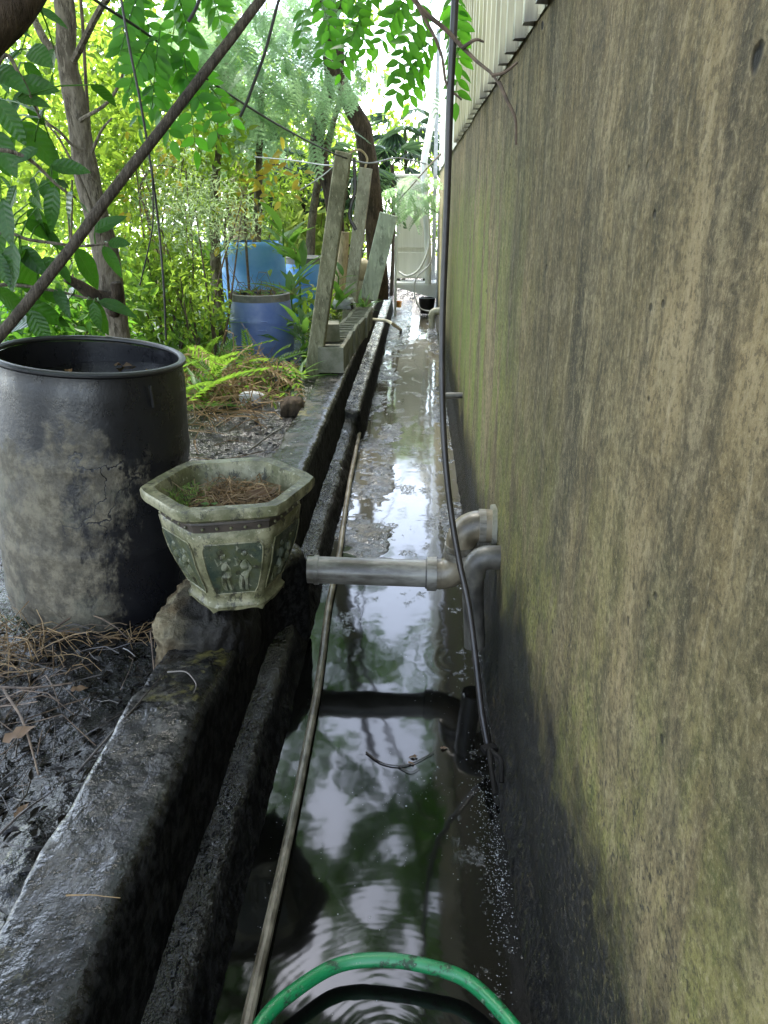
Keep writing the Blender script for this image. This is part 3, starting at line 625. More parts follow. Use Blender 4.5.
tag(pl.build('fence_post', M['galv']), 'tall grey galvanised post at the far corner of the wall', 'post')

# ------------------------------------------------------------------ things along the channel
def pipe_obj(name, mb, mat, label, cat, group=None, base=None): return tag(mb.build(name, mat, base=base), label, cat, group)
# big drain pipe: out of the wall, elbow down, elbow across the channel
t = thing('drain_pipe', 'thick grey drain pipe crossing the channel low down from the wall elbow', 'drain pipe', (WX, 2.60, .30))
y0 = 2.62; r = .052
MB().tube([(-.40, y0, .305), (-.36, y0, .305), (-.1, y0, .300), (.085, y0, .297)], r, 20).build('pipe', M['pvc'], t)
MB().tube([(-.375, y0, .305), (-.358, y0, .305)], r * 1.10, 20).build('collar', M['pvc'], t)
def arc(c, a0, a1, rad, n=8):  # in the XZ plane
    return [(c[0] + rad * math.cos(R(a)), y0, c[1] + rad * math.sin(R(a))) for a in np.linspace(a0, a1, n)]
el = MB(); el.tube([(.065, y0, .297), (.10, y0, .297)] + arc((.10, .375), -90, 0, .078, 9)[1:] + [(.178, y0, .395)], r * 1.13, 20); el.build('lower_elbow', M['pvc_brown'], t)
el = MB(); el.tube([(.178, y0, .39), (.178, y0, .415)] + arc((.245, .43), 180, 90, .067, 9) + [(.285, y0, .497)], r * 1.12, 20); el.build('upper_elbow', M['pvc_brown'], t)
for a_, b_, q in (((.052, y0, .297), (.088, y0, .297), 1.24), ((.178, y0, .372), (.178, y0, .398), 1.25), ((.178, y0, .404), (.178, y0, .424), 1.22), ((.238, y0, .497), (.262, y0, .497), 1.22)):
    MB().tube([a_, b_], r * q, 24).build('joint_ring', M['pvc'], t)
MB().tube([(.046, y0, .297), (.053, y0, .297)], r * 1.10, 20).build('glue_seam', M['pvc_dark'], t); MB().tube([(.178, y0, .397), (.178, y0, .405)], r * 1.16, 20).build('glue_seam', M['pvc_dark'], t)
MB().tube([(.262, y0, .497), (.32, y0, .497)], r * 1.2, 20).build('wall_socket', M['pvc_brown'], t)
MB().tube([(.284, y0, .497), (.300, y0, .497)], r * 1.5, 18).jitter(.008, 30).build('mortar_patch', M['block'], t)
t = thing('waste_pipe', 'thinner stained waste pipe turning straight down beside the thick elbow', 'waste pipe', (WX, 2.42, .1))
y0 = 2.44; r = .038
MB().tube([(.32, y0, .455), (.285, y0, .455)] + arc((.265, .402), 90, 180, .053, 8) + [(.212, y0, .38)], r * 1.12, 18).build('elbow', M['pvc_dark'], t)
V = curve([(.212, y0, .39), (.214, y0, .30), (.222, y0, .20), (.228, y0 - .01, .10)], 10)
mb = MB().tube(V, r, 18, cap=False); mb.tube(V[::-1], r * .86, 18, cap=False); mb.build('down_pipe', M['pvc_dark'], t)
mb = MB().tube([(.315, 4.87, .455), (.235, 4.87, .455), (.165, 4.87, .452)], .019, 14, cap=False); mb.tube([(.165, 4.87, .452), (.30, 4.87, .455)], .015, 14)
pipe_obj('stub_pipe', mb, M['pvc_dark'], 'short grey stub pipe poking straight out of the wall beyond the drain pipe', 'pipe', base=(WX, 4.87, .45))
t = thing('overflow_pipe', 'cream elbow pipe bending down out of the far end of the wall', 'pipe', (WX, 10.5, .1))
c0 = P(437, 311, X=.29); yy = c0[1] * .88; zz = P(437, 311, Y=yy)[2]
arcp = [(.32, yy, zz), (.27, yy, zz)] + [(.245 - .055 * math.sin(R(a)), yy, zz - .055 + .055 * math.cos(R(a))) for a in (20, 45, 70, 90)]
MB().tube(arcp, .045, 14).build('elbow', M['pvc_cream'], t)
MB().tube([(.19, yy, zz - .05), (.19, yy, zz - .22)], .04, 14).build('down_pipe', M['pvc_cream'], t)
MB().tube([(.19, yy, zz - .07), (.19, yy, zz - .045)], .049, 14).build('joint_ring', M['pvc_cream'], t)

# hoses
hp = [P(x, y, Z=z) for x, y, z in ((243, 1060, .02), (247, 1024, .018), (268, 930, .018), (290, 830, .018), (306, 750, .018), (319, 680, .018), (328, 610, .018), (335, 575, .02), (340, 550, .02), (344, 520, .022), (350, 480, .03), (356, 450, .035), (361, 425, .05))]
pipe_obj('cream_tube', MB().tube(curve(hp, 60), .0138, 10), M['tube'], 'long weathered cream tube lying along the kerb side of the channel', 'tube', base=hp[6])
hp = [P(x, y, Z=z) for x, y, z in ((236, 1075, .04), (262, 1025, .045), (292, 990, .05), (335, 967, .05), (380, 960, .05), (428, 966, .05), (470, 984, .05), (512, 1022, .045), (545, 1080, .04))]
pipe_obj('garden_hose', MB().tube(curve([q + np.array([0, .006 * math.sin(i * 2.4), .004 * math.sin(i * 1.7)]) for i, q in enumerate(hp)], 60), .0155, 14), M['green_hose'], 'green garden hose arching over the water in front', 'hose', base=hp[4])
t = thing('black_hose', 'long black hose hanging down beside the wall into the channel', 'hose', P(505, 755, Y=1.9))
hp = [P(x, y, Y=Y) for x, y, Y in ((457, -60, 2.55), (455, 0, 2.52), (450, 100, 2.5), (447, 200, 2.5), (443, 300, 2.48), (442, 370, 2.44), (444, 440, 2.38), (450, 505, 2.31), (459, 560, 2.24), (469, 605, 2.17), (482, 660, 2.07), (493, 710, 1.98), (501, 750, 1.91))]
hp = [q - (np.array([.038, 0, 0]) * sstep(.45, .1, q[2])) for q in hp]
V = curve(hp, 70); MB().tube(V, np.linspace(.0110, .0095, len(V)), 12).build('tube', M['rubber'], t)
e0 = hp[-1] + (.002, -.01, .012); MB().box(e0, (.045, .03, .022), rotz(.4), .004).build('connector', M['tar'], t)
MB().tube(curve([e0, e0 + (-.004, -.06, .012), e0 + (.003, -.17, -.022)], 8), .0075, 8).build('tail', M['tar'], t)
MB().tube(curve([e0, e0 + (.012, -.05, .02), e0 + (.026, -.075, .018), e0 + (.024, -.125, -.018)], 10), .0075, 8).build('tail', M['tar'], t)
hp = [P(365, 318, Y=9.2), P(377, 320, Y=9.0), P(387, 321, Y=8.9), P(394, 325, Y=8.8), P(401, 330, Z=.012)]
pipe_obj('white_tube', MB().tube(curve(hp, 14), .019, 8), M['pvc_cream'], 'thin white tube bending down from the cinder blocks into the channel', 'tube', base=hp[-1])

# ------------------------------------------------------------------ black drum
t = thing('plastic_drum', 'big open black plastic drum caked with pale mud on its lower half', 'drum', DRUM)
H, Rr = .885, .302
prof = [(Rr * .97, .0), (Rr * 1.02, .012), (Rr * 1.035, .04), (Rr * 1.03, .06)]
for z in np.linspace(.08, H - .06, 40):
    q = Rr * (.985 + .055 * math.sin(math.pi * (z / H) ** 1.0) + .045 * (1 - z / H)); rib = .005 * (math.exp(-((z - .295) / .016) ** 2) + math.exp(-((z - .60) / .016) ** 2)) + .004 * math.exp(-((z - .09) / .02) ** 2)
    prof.append((q + rib, z))
prof += [(Rr * .985, H - .04), (Rr * .975, H - .02), (Rr * .975, H - .008)]
inner = [(Rr * .955, H - .006), (Rr * .955, H - .10), (Rr * .95, .05)]
mb = MB().lathe(prof + inner, 96, DRUM, capb=True); mb.jitter(.004, 4); mb.build('body', M['drum'], t)
th = np.linspace(0, 2 * math.pi, 97)[:-1]
ring = [(Rr * .97 + .012 * math.cos(a), H + .004 + .010 * math.sin(a)) for a in np.linspace(-2.2, 3.9, 11)]
MB().lathe(ring, 96, DRUM).build('rim', M['black_plastic'], t)
hp = [DRUM + (math.cos(a) * (Rr + .012), math.sin(a) * (Rr + .012), zz) for a, zz in ((-.62, H - .03), (-.60, H - .06), (-.58, H - .10))]
MB().tube(hp, .005, 6).build('strap_scrap', M['black_plastic'], t)
t.rotation_euler = (0, R(5.6), 0); DTOP = DRUM + np.array([.088, 0, 0])
mb = MB().lathe([(.001, H - .075), (.15, H - .075), (Rr * .945, H - .075)], 48, DTOP)
n = N('drum_water'); M['drum_water'] = n.done(n.pbr((.008, .008, .006), .03, n.bump(n.noise(12, 3), .15, .01)))
tag(mb.build('rainwater', M['drum_water']), 'dark rainwater filling the black drum almost to its rim', 'water')
dl = blade_leaf('dead_leaf', M['dead_leaf'], 1, .45, 6, .12, .1, .5)
for i, (a, rr, s, lb) in enumerate(((1.6, .19, .085, 'brown dead leaf floating at the back of the drum water'), (2.6, .13, .06, 'small dead leaf floating near the middle of the drum water'), (.5, .2, .075, 'dead leaf floating at the kerb side of the drum water'))):
    o = link('fallen_leaf', dl); put(o, DTOP + (rr * math.cos(a), rr * math.sin(a), H - .07), (math.cos(i * 2.1), math.sin(i * 2.1), 0.05), (0, 0, 1), s, None); tag(o, lb, 'leaf', 'dead leaves')

# ------------------------------------------------------------------ hexagonal flowerpot on broken concrete
PB = np.array([-.540, 2.085, .488])
t = thing('flower_pot', 'hexagonal green glazed flowerpot standing on broken concrete beside the black drum', 'flower pot', PB)
A0 = R(13.5); PS = 1.05
def hexring(r, z, sub=6, wob=0):
    out = []
    for k in range(6):
        a, b = A0 + k * math.pi / 3, A0 + (k + 1) * math.pi / 3
        pa, pb = np.array([math.cos(a), math.sin(a)]), np.array([math.cos(b), math.sin(b)])
        for j in range(sub):
            q = pa + (pb - pa) * j / sub; e = 1 - .035 * max(0, 1 - 5 * min(j, sub - j) / sub); dz = wob * (math.sin(j / sub * math.pi) ** .5 + .35 * math.sin(j / sub * math.pi * 3))
            out.append((PB[0] + r * e * q[0] * PS, PB[1] + r * e * q[1] * PS, PB[2] + (z + dz) * PS))
    return out
PROF = [(.0, .140), (.020, .144), (.030, .134), (.05, .137), (.08, .148), (.12, .166), (.16, .182), (.22, .197), (.262, .204), (.268, .199)]
def pr_at(z): return float(np.interp(z, [p[0] for p in PROF] + [.31], [p[1] for p in PROF] + [.208]))
def loft(rings, cap0=False, cap1=False):
    mb = MB(); nn = len(rings[0]); V = [p for q in rings for p in q]
    Fs = [(i * nn + j, i * nn + (j + 1) % nn, (i + 1) * nn + (j + 1) % nn, (i + 1) * nn + j) for i in range(len(rings) - 1) for j in range(nn)]
    if cap0: Fs.append(tuple(range(nn - 1, -1, -1)))
    if cap1: Fs.append(tuple((len(rings) - 1) * nn + j for j in range(nn)))
    return mb.add(V, Fs)
mb = loft([hexring(r, z, 10, .009 if i == 0 else 0) for i, (z, r) in enumerate(PROF)] , False); mb.jitter(.0015, 14); mb.build('bowl', M['glaze'], t, ang=50)
loft([hexring(.06, .012), hexring(.136, .014)], True).build('base', M['glaze'], t)
mb = loft([hexring(.199, .264), hexring(.200, .268), hexring(.2035, .288), hexring(.208, .291), hexring(.206, .30)]); mb.build('band', M['band'], t)
mb = loft([hexring(.203, .298, 10), hexring(.236, .308, 10), hexring(.246, .316, 10), hexring(.248, .336, 10), hexring(.244, .343, 10), hexring(.208, .343, 10), hexring(.203, .338, 10), hexring(.195, .27, 10), hexring(.18, .24, 10)]); mb.jitter(.0025, 12); mb.build('rim', M['glaze'], t, ang=40)
def face_pt(k, s, z, off):
    a = A0 + (k + .5) * math.pi / 3; r = pr_at(z) * PS; nrm2 = np.array([math.cos(a), math.sin(a)]); tg = np.array([-math.sin(a), math.cos(a)])
    q = PB[:2] + nrm2 * (r * math.cos(math.pi / 6) * .985 + off) + tg * s * r * .5
    return (q[0], q[1], PB[2] + z * PS)
for k in (3, 4, 5):
    V, zz = [], np.linspace(.062, .232, 12)
    for z in zz:
        e = min(1, (min(z - .055, .24 - z)) / .035); w = .80 * (.74 + .28 * math.sqrt(max(0, 1 - (1 - e) ** 2)))
        for s in np.linspace(-w, w, 12): V.append(face_pt(k, s, z, .0035))
    V2 = list(V); mb = MB().grid(V, 12, 12); pan = mb.build('relief_panel', M['glaze_dark'], t)
    edge = [V[i] for i in range(12)] + [V[i * 12 + 11] for i in range(1, 12)] + [V[132 + i] for i in range(10, -1, -1)] + [V[i * 12] for i in range(10, 0, -1)]
    rim_ = MB().tube(edge + edge[:1], .0022, 5, False); rim_.build('panel_border', M['glaze'], pan)
    for s0 in (-.30, .28):            # plain robed relief figures
        f = MB(); off = .0005; rr = random.Random(k * 7 + int(s0 * 10))
        def fp(s, z): return face_pt(k, s0 + s, z, off)
        f.ball(fp(.02, .196), (0.0088, 0.0060, 0.0102), 8, 6); f.ball(fp(0, .165), (0.0136, 0.0066, 0.0187), 8, 6); f.ball(fp(.03, .132), (0.0160, 0.0066, 0.0204), 8, 6)
        f.tube([fp(-.06, .178), fp(-.17, .165), fp(-.20, .19)], [.007, .006, .005], 6); f.tube([fp(.06, .175), fp(.18, .155), fp(.14, .135)], [.007, .006, .005], 6)
        f.tube([fp(-.05, .125), fp(-.10, .10), fp(-.08, .078)], [.010, .008, .007], 6); f.tube([fp(.07, .125), fp(.10, .10), fp(.13, .078)], [.010, .008, .007], 6)
        f.jitter(.006, 55); f.build('relief_figure', M['glaze_worn'], pan)
    for s in np.linspace(-.72, .72, 5):
        MB().ball(face_pt(k, s, .278, .004), .0048, 8, 6).build('stud', M['glaze'], t)
mb = loft([hexring(.192, .262), hexring(.12, .272), hexring(.03, .276)], False, True); mb.jitter(.012, 22); mb.build('soil', M['pot_soil'], t)
# needles and leaves lying in the pot
def straws(n, cx, cy, sx, sy, zf, L, w, r, lift=.3, inside=None):
    Vs, Fs, b = [], [], 0
    for i in range(n):
        x, y = r.normal(cx, sx), r.normal(cy, sy); a = r.uniform(0, 2 * math.pi); l = r.uniform(.4, 1.2) * L; li = abs(r.normal(0, lift)) * l; bd = r.normal(0, .35)
        if inside and not (inside(x, y) and inside(x + l * math.cos(a + bd), y + l * math.sin(a + bd))): continue
        p0 = np.array([x, y, zf(x, y) + .004]); ww = w * r.uniform(.6, 1.5)
        for j in range(4):
            t_ = j / 3; d = np.array([math.cos(a + bd * t_), math.sin(a + bd * t_), 0]); s_ = np.array([-d[1], d[0], 0]) * ww * (1 - .5 * t_)
            q = p0 + d * l * t_; q[2] = max(zf(q[0], q[1]) + .004, q[2] + li * (t_ if i % 2 else math.sin(math.pi * t_))) + r.uniform(0, .012)
            Vs += [q - s_, q + np.array([0, 0, ww]), q + s_]
            if j: Fs += [(b + 3 * j - 3, b + 3 * j, b + 3 * j + 1, b + 3 * j - 2), (b + 3 * j - 2, b + 3 * j + 1, b + 3 * j + 2, b + 3 * j - 1)]
        b += 12
    return np.array(Vs), np.array(Fs)
rs = np.random.RandomState(3)
o = cloud_obj('pine_needles', straws(420, PB[0] + .02, PB[1], .08, .075, lambda x, y: PB[2] + .302, .085, .0019, rs, .25, lambda x, y: math.hypot(x - PB[0], y - PB[1]) < .168), M['straw'], None, True); tag(o, 'brown dry needles covering the soil in the hexagonal flowerpot', None)
for i, (dx, dy, s, lb) in enumerate(((.075, -.01, .11, 'largest curled brown leaf lying in the flowerpot'), (.04, .06, .07, 'reddish dead leaf at the back of the flowerpot'))):
    o = link('fallen_leaf', dl); put(o, PB + (dx - .03, dy, .312), (.9, .5 - i, .25), (.3, -.4, 1), s, None); tag(o, lb, 'leaf', 'dead leaves')
pt = thing('fern_seedling', 'small bright green feathery seedling at the drum side of the flowerpot soil', 'plant', PB + (-.11, -.05, .27))
bp = bipinnate(5, .075, .034, 5)
for i in range(11):
    V, Fq = scatter(bp, None, PB[None] + np.array([[-.115 + rs.normal(0, .018), -.05 + rs.normal(0, .022), .302 + rs.uniform(0, .03)]]), rs, np.array([rs.uniform(.7, 1.15)]), tilt=np.array([rs.uniform(-1.1, -.2)]))
    cloud_obj('frond', (V, Fq), M['leaf_fern'], pt)
pt = thing('clover_sprout', 'tiny pale two-leaved sprout in the middle of the flowerpot soil', 'plant', PB + (-.06, -.09, .275))
sl_ = blade_leaf('sprout_leaf', M['leaf_strap'], 1, .8, 5, .1, .1)
for i in range(4): o = link('leaf', sl_, pt); put(o, PB + (-.06 + .012 * i, -.09, .315 + .005 * i), (math.cos(i * 1.7), math.sin(i * 1.7), .2), (0, 0, 1), .026, pt)
# broken lump the pot stands on
def lump(c, size, seed, amp=.3, n=40, m=26):
    mb = MB().ball((0, 0, 0), 1, n, m); V = np.array(mb.v); V = np.sign(V) * np.abs(V) ** .62
    d = (fbm(V * .9 + seed, 1.8, 4) - .5) * amp * 2 + (fbm(V + seed, 7, 3) - .5) * amp * .5
    d = d + (np.abs(fbm(V * 1.3 + seed * 2, 3.5, 4) - .5) * -1.2 + .12) * amp
    V = V * (1 + d[:, None]); mb.v = [tuple(p) for p in V * np.array(size) + np.array(c)]; return mb
mb = lump((-.648, 2.11, .33), (.140, .215, .165), 5.0, .26, 90, 56)
V = np.array(mb.v); V[:, 2] = np.minimum(V[:, 2], .486); mb.v = [tuple(p) for p in V]
tag(mb.build('concrete_lump', M['rubble'], ang=0), 'rough broken brown concrete lump under the hexagonal flowerpot', 'concrete lump')
# ------------------------------------------------------------------ cinder blocks on the far kerb
def cinder():
    L, Wd, Hh, q = .39, .19, .19, .032; mb = MB()
    xs = [(-L / 2, -L / 2 + q), (-L / 6 - q / 2 + .01, -L / 6 + q / 2 + .01), (L / 6 - q / 2 - .01, L / 6 + q / 2 - .01), (L / 2 - q, L / 2)]
    mb.box((0, -Wd / 2 + q / 2, Hh / 2), (L, q, Hh), bev=.004); mb.box((0, Wd / 2 - q / 2, Hh / 2), (L, q, Hh), bev=.004)
    for a, b in xs: mb.box(((a + b) / 2, 0, Hh / 2 - .001), (b - a - .003, Wd - 2 * q + .004, Hh - .006))
    return mb
cm = None
def block(x, y, z, a, label, grp='cinder blocks on the kerb'):
    global cm
    if cm is None: cm = cinder().jitter(.003, 20).mesh('cinder_block', M['block'], False)
    o = link('cinder_block', cm); o.location = (x, y, z); o.rotation_euler = (0, 0, a); return tag(o, label, 'cinder block', grp)
bl = ['nearest full cinder block of the row, with the half brick on its top', 'second cinder block of the row behind the leaning mossy post', 'third cinder block of the row on the far kerb', 'fourth cinder block of the row on the far kerb', 'fifth cinder block of the row, just before the white bag', 'last cinder block of the row, carrying the white bag']
for i in range(6): block(-.64 + .018 * i + rng.normal(0, .006), 5.86 + i * .405, .425, R(90) + rng.normal(0, .03), bl[i])
mb = MB().box((-.655, 5.98, .685), (.12, .2, .135), rotz(.12), .006).jitter(.006, 18); tag(mb.build('half_brick', M['block']), 'mossy half brick lying on the nearest cinder block', 'brick')
# leaning posts
def post(name, p0, p1, w, d, mat, label, cat='post', grp=None):
    p0, p1 = np.array(p0), np.array(p1); L = np.linalg.norm(p1 - p0); F = frame_to(p1 - p0, (0, 1, 0)); V = []
    mb = MB().box((L / 2, 0, 0), (L, w, d), bev=.007); nn = MB()
    for i in range(25): pass
    mb.v = [tuple(F @ np.array(q) + p0) for q in mb.v]
    o = mb.build(name, mat, base=p0); return tag(o, label, cat, grp)
p1_ = P(344, 152, Y=5.75); p0_ = P(313, 372, Y=5.75)
post('leaning_post', p0_ + (p0_ - p1_) * .12, p1_, .112, .10, M['post'], 'tall mossy square post leaning beside the cinder blocks', grp='leaning posts')
p1_ = P(366, 168, Y=8.3); p0_ = P(350, 302, Y=8.3)
post('leaning_post', p0_ + (p0_ - p1_) * .3, p1_, .125, .11, M['post_pale'], 'paler concrete post leaning behind the mossy one', grp='leaning posts')
p1_ = P(389, 214, Y=9.3); p0_ = P(373, 280, Y=9.3)
post('leaning_plank', p0_ + (p0_ - p1_) * .3, p1_, .21, .04, M['plank'], 'pale green plank leaning beside the white cabinet', 'plank')
p1_ = P(344, 232, Y=9.0); p0_ = P(340, 282, Y=9.0)
tag(MB().tube([p0_ + (p0_ - p1_) * .6, p0_, (p0_ + p1_) / 2 + (.01, 0, 0), p1_], [.07, .065, .06, .058], 12).build('bamboo_stump', M['stump']), 'dry tan stump standing between the two leaning concrete posts', 'stump')
c0 = P(358, 290, Y=9.6); tag(MB().box((c0[0], c0[1], c0[2] - .05), (.30, .28, .34), rotz(.15), .012).jitter(.006, 9).build('concrete_block', M['post_pale']), 'pale square concrete block carrying the rounded beige stone', 'block')
tag(lump((c0[0] - .05, c0[1], c0[2] + .235), (.20, .17, .13), 2.2, .12, 24, 16).build('stone', M['stone'], ang=0), 'rounded beige stone resting on the pale concrete block', 'stone')
c0 = P(344, 309, Y=7.95); tag(lump((c0[0], c0[1], .66), (.11, .10, .055), 9.1, .35, 24, 16).build('plastic_bag', M['plastic_bag'], ang=0), 'crumpled white plastic bag on the end of the cinder blocks', 'bag')
tag(lump((c0[0] + .06, c0[1] - .03, .645), (.05, .045, .04), 4.1, .3, 14, 10).build('black_bag', M['rubber'], ang=0), 'scrap of black plastic beside the crumpled white bag', 'bag')
# blue barrels
def barrel(name, c, rad, h, mat, label, lid=True, grp='blue barrels'):
    t = thing(name, label, 'barrel', c, grp)
    pr = [(rad * .86, 0), (rad * .9, .02)] + [(rad * (.86 + .14 * math.sin(math.pi * (.12 + .76 * z)) ** .8) + .008 * (math.exp(-((z - .33) / .02) ** 2) + math.exp(-((z - .68) / .02) ** 2)), .02 + z * (h - .05)) for z in np.linspace(0, 1, 30)] + [(rad * .85, h)]
    MB().lathe(pr, 40, c, capb=True).build('body', mat, t)
    if lid: MB().lathe([(rad * .86, h - .06), (rad * .93, h - .055), (rad * .93, h + .01), (rad * .86, h + .015), (rad * .82, h)], 40, c).build('rim', M['lid'], t)
    MB().lathe([(.01, h - .03), (rad * .84, h - .03)], 40, c).build('soil', M['pot_soil'], t)
    return t
b0 = P(258, 358, Y=6.35); BB = np.array([b0[0], 6.35 + .25, .30])
t = barrel('blue_barrel', BB, .265, .59, M['blue'], 'dark blue barrel planter with a grey rim full of weeds')
for i, (dx, dz) in enumerate(((.02, .40), (.0, .33), (.03, .29), (.01, .24))):
    MB().box(BB + (dx + .05, -.262, dz), (.05 + .02 * (i % 2), .012, .008), None, .002).build('raised_mark', M['blue'], t)
b1 = P(305, 262, Y=9.3); B1 = np.array([b1[0], 9.3, .3]); barrel('blue_barrel', B1, .235, b1[2] - .27, M['blue_light'], 'bright blue barrel with a grey lid behind the mossy post')
MB().lathe([(.01, 0), (.2, .015), (.225, 0)], 32, B1 + (0, 0, b1[2] - .27 + .02)).build('lid', M['lid'], bpy.data.objects['blue_barrel.001'])
b2 = P(251, 245, Y=8.6); B2 = np.array([b2[0], 8.6, .3]); barrel('blue_barrel', B2, .36, b2[2] - .26, M['blue_light'], 'wide bright blue barrel half hidden behind the weedy barrel planter', False)
b3 = P(14, 300, Y=6.0); B3 = np.array([b3[0], 6.0, .3]); barrel('blue_barrel', B3, .30, b3[2] - .22, M['blue_light'], 'blue barrel showing through the large leaves behind the black drum', True)

# ------------------------------------------------------------------ cabinet, bracket and pipes at the far end
CA = np.array([-.10, 12.25, .52])
t = thing('cabinet', 'tall white metal cabinet on a bracket at the end of the channel', 'cabinet', CA)
MB().box(CA + (0, .15, .72), (.46, .3, 1.42), bev=.012).build('body', M['cabinet'], t)
MB().box(CA + (0, -.008, .90), (.40, .02, .9), bev=.006).build('front_panel', M['cabinet'], t)
MB().box(CA + (0, -.008, .21), (.40, .02, .36), bev=.006).build('lower_panel', M['cabinet'], t)
MB().box(CA + (0, .15, 1.45), (.50, .34, .04), bev=.008).build('lid', M['cabinet'], t)
for sx in (-.2, .2): MB().box(CA + (sx, .15, .0), (.05, .26, .05)).build('foot', M['rubber'], t)
t = thing('wall_bracket', 'white steel wall bracket holding the cabinet above the water', 'bracket', (.28, 12.1, .45))
MB().box((-.02, 12.2, .475), (.64, .5, .035), bev=.004).build('shelf', M['white_metal'], t)
mb = MB().add([(-.33, 11.95, .465), (.285, 11.95, .465), (.285, 11.95, .27), (-.33, 11.95, .43), (-.33, 11.93, .465), (.285, 11.93, .465), (.285, 11.93, .27), (-.33, 11.93, .43)], [(0, 1, 2, 3), (7, 6, 5, 4), (0, 4, 5, 1), (1, 5, 6, 2), (2, 6, 7, 3), (3, 7, 4, 0)]); mb.build('gusset', M['white_metal'], t, False)
MB().tube([(-.335, 11.92, -.02), (-.33, 11.92, .5), (-.325, 11.92, 1.15)], .018, 8).build('leg', M['white_metal'], t)
MB().box((.285, 11.9, .75), (.02, .06, 1.5), bev=.003).build('upright', M['galv'], t)
for i, (pts, rr, lb) in enumerate((([(436, 100, 12.3), (428, 140, 12.0), (424, 165, 11.9), (425, 200, 11.8), (427, 225, 11.8), (428, 252, 11.8), (428, 284, 11.85)], .050, 'thick white conduit curving off the wall above the cabinet'), ([(428, 215, 11.7), (429, 245, 11.7), (420, 268, 11.7), (408, 276, 11.7), (399, 272, 11.8)], .016, 'thin white cable looping across the front of the cabinet'), ([(434, 235, 11.5), (431, 262, 11.5), (418, 276, 11.5), (414, 290, 11.5), (420, 308, 11.4), (436, 312, 11.4)], .011, 'thin grey cable looping down past the bracket to the wall'))):
    pp = [P(x, y, Y=Y) for x, y, Y in pts]; pipe_obj('conduit', MB().tube(curve(pp, 36), rr, 10), M['white_metal'] if i < 2 else M['string'], lb, 'conduit', 'conduits by the cabinet', pp[-1])
c0 = P(398, 300, Y=12.6); tag(MB().lathe([(.05, 0), (.06, .08), (.062, .09), (.055, .09)], 16, (c0[0], c0[1], .06), capb=True).build('orange_cup', M['orange']), 'small orange cup on the mud under the bracket', 'cup')
c0 = P(427, 300, Y=12.2); tag(MB().lathe([(.10, 0), (.13, .22), (.135, .23), (.12, .23), (.10, .03)], 20, (c0[0], c0[1], .02), capb=True).build('black_bucket', M['rubber']), 'black bucket standing under the bracket beside the wall', 'bucket')

# ================================================================== PLANTS
def trunk(name, pts, r0, r1, mat, parent, n=12, rough=.012):
    V = curve(pts, 26); k = len(V); rr = np.linspace(r0, r1, k) * (1 + .10 * (noise(V, 6) - .5) * 2)
    rr[0:2] *= 1.15
    mb = MB().tube(V, rr, n); mb.jitter(rough * 1.0, 9); return mb.build(name, mat, parent, ang=0)
def px(*ps): return [P(x, y, Y=Y) for x, y, Y in ps]

# big tree rooted left of the alley: its limb crosses overhead, its crown roofs the channel
ct = thing('canopy_tree', 'dark thick limb of the big tree roofing the alley, crossing the top corner', 'tree', (-2.3, .9, .3))
trunk('trunk', [(-2.3, .9, .2), (-2.15, 1.0, 1.0), P(-330, 250, Y=1.35), P(-150, 120, Y=1.42), P(-50, 45, Y=1.46)], .13, .075, M['bark_dark'], ct)
trunk('limb', px((-60, 52, 1.45), (-5, 5, 1.5), (40, -40, 1.6), (110, -160, 1.9)) + [(-.9, 3.4, 3.9), (-1.2, 5.0, 4.6)], .062, .02, M['bark_dark'], ct)
trunk('limb', [(-2.2, .98, .8), (-2.6, 2.0, 2.4), (-2.8, 4.5, 4.0), (-2.4, 7, 4.8)], .10, .03, M['bark_dark'], ct)
trunk('limb', [(-2.2, .98, .8), (-2.4, .2, 2.4), (-1.6, -.8, 3.9), (-.6, -1.6, 4.5)], .09, .03, M['bark_dark'], ct)
rs = np.random.RandomState(11)
CAN = [(-.6, 4.5, 5.2, 2.4, 3.2, 1.4), (-.3, 8.0, 5.8, 1.8, 2.2, 1.4), (-2.9, 2.4, 4.6, 2.3, 2.6, 1.5), (1.0, 6.5, 6.0, 1.6, 3.4, 1.3), (-1.9, .3, 4.3, 1.7, 1.7, .9), (-.2, 1.2, 5.6, 1.3, 1.7, .8), (-4.6, 3.0, 4.4, 2.0, 2.6, 1.6)]  # near-left crown lobe is out of view, added to darken the foreground mud
simple_crown('crown', M['leaf_canopy'], ct, CAN, 64000, .125, .46, .5, .5, rs)

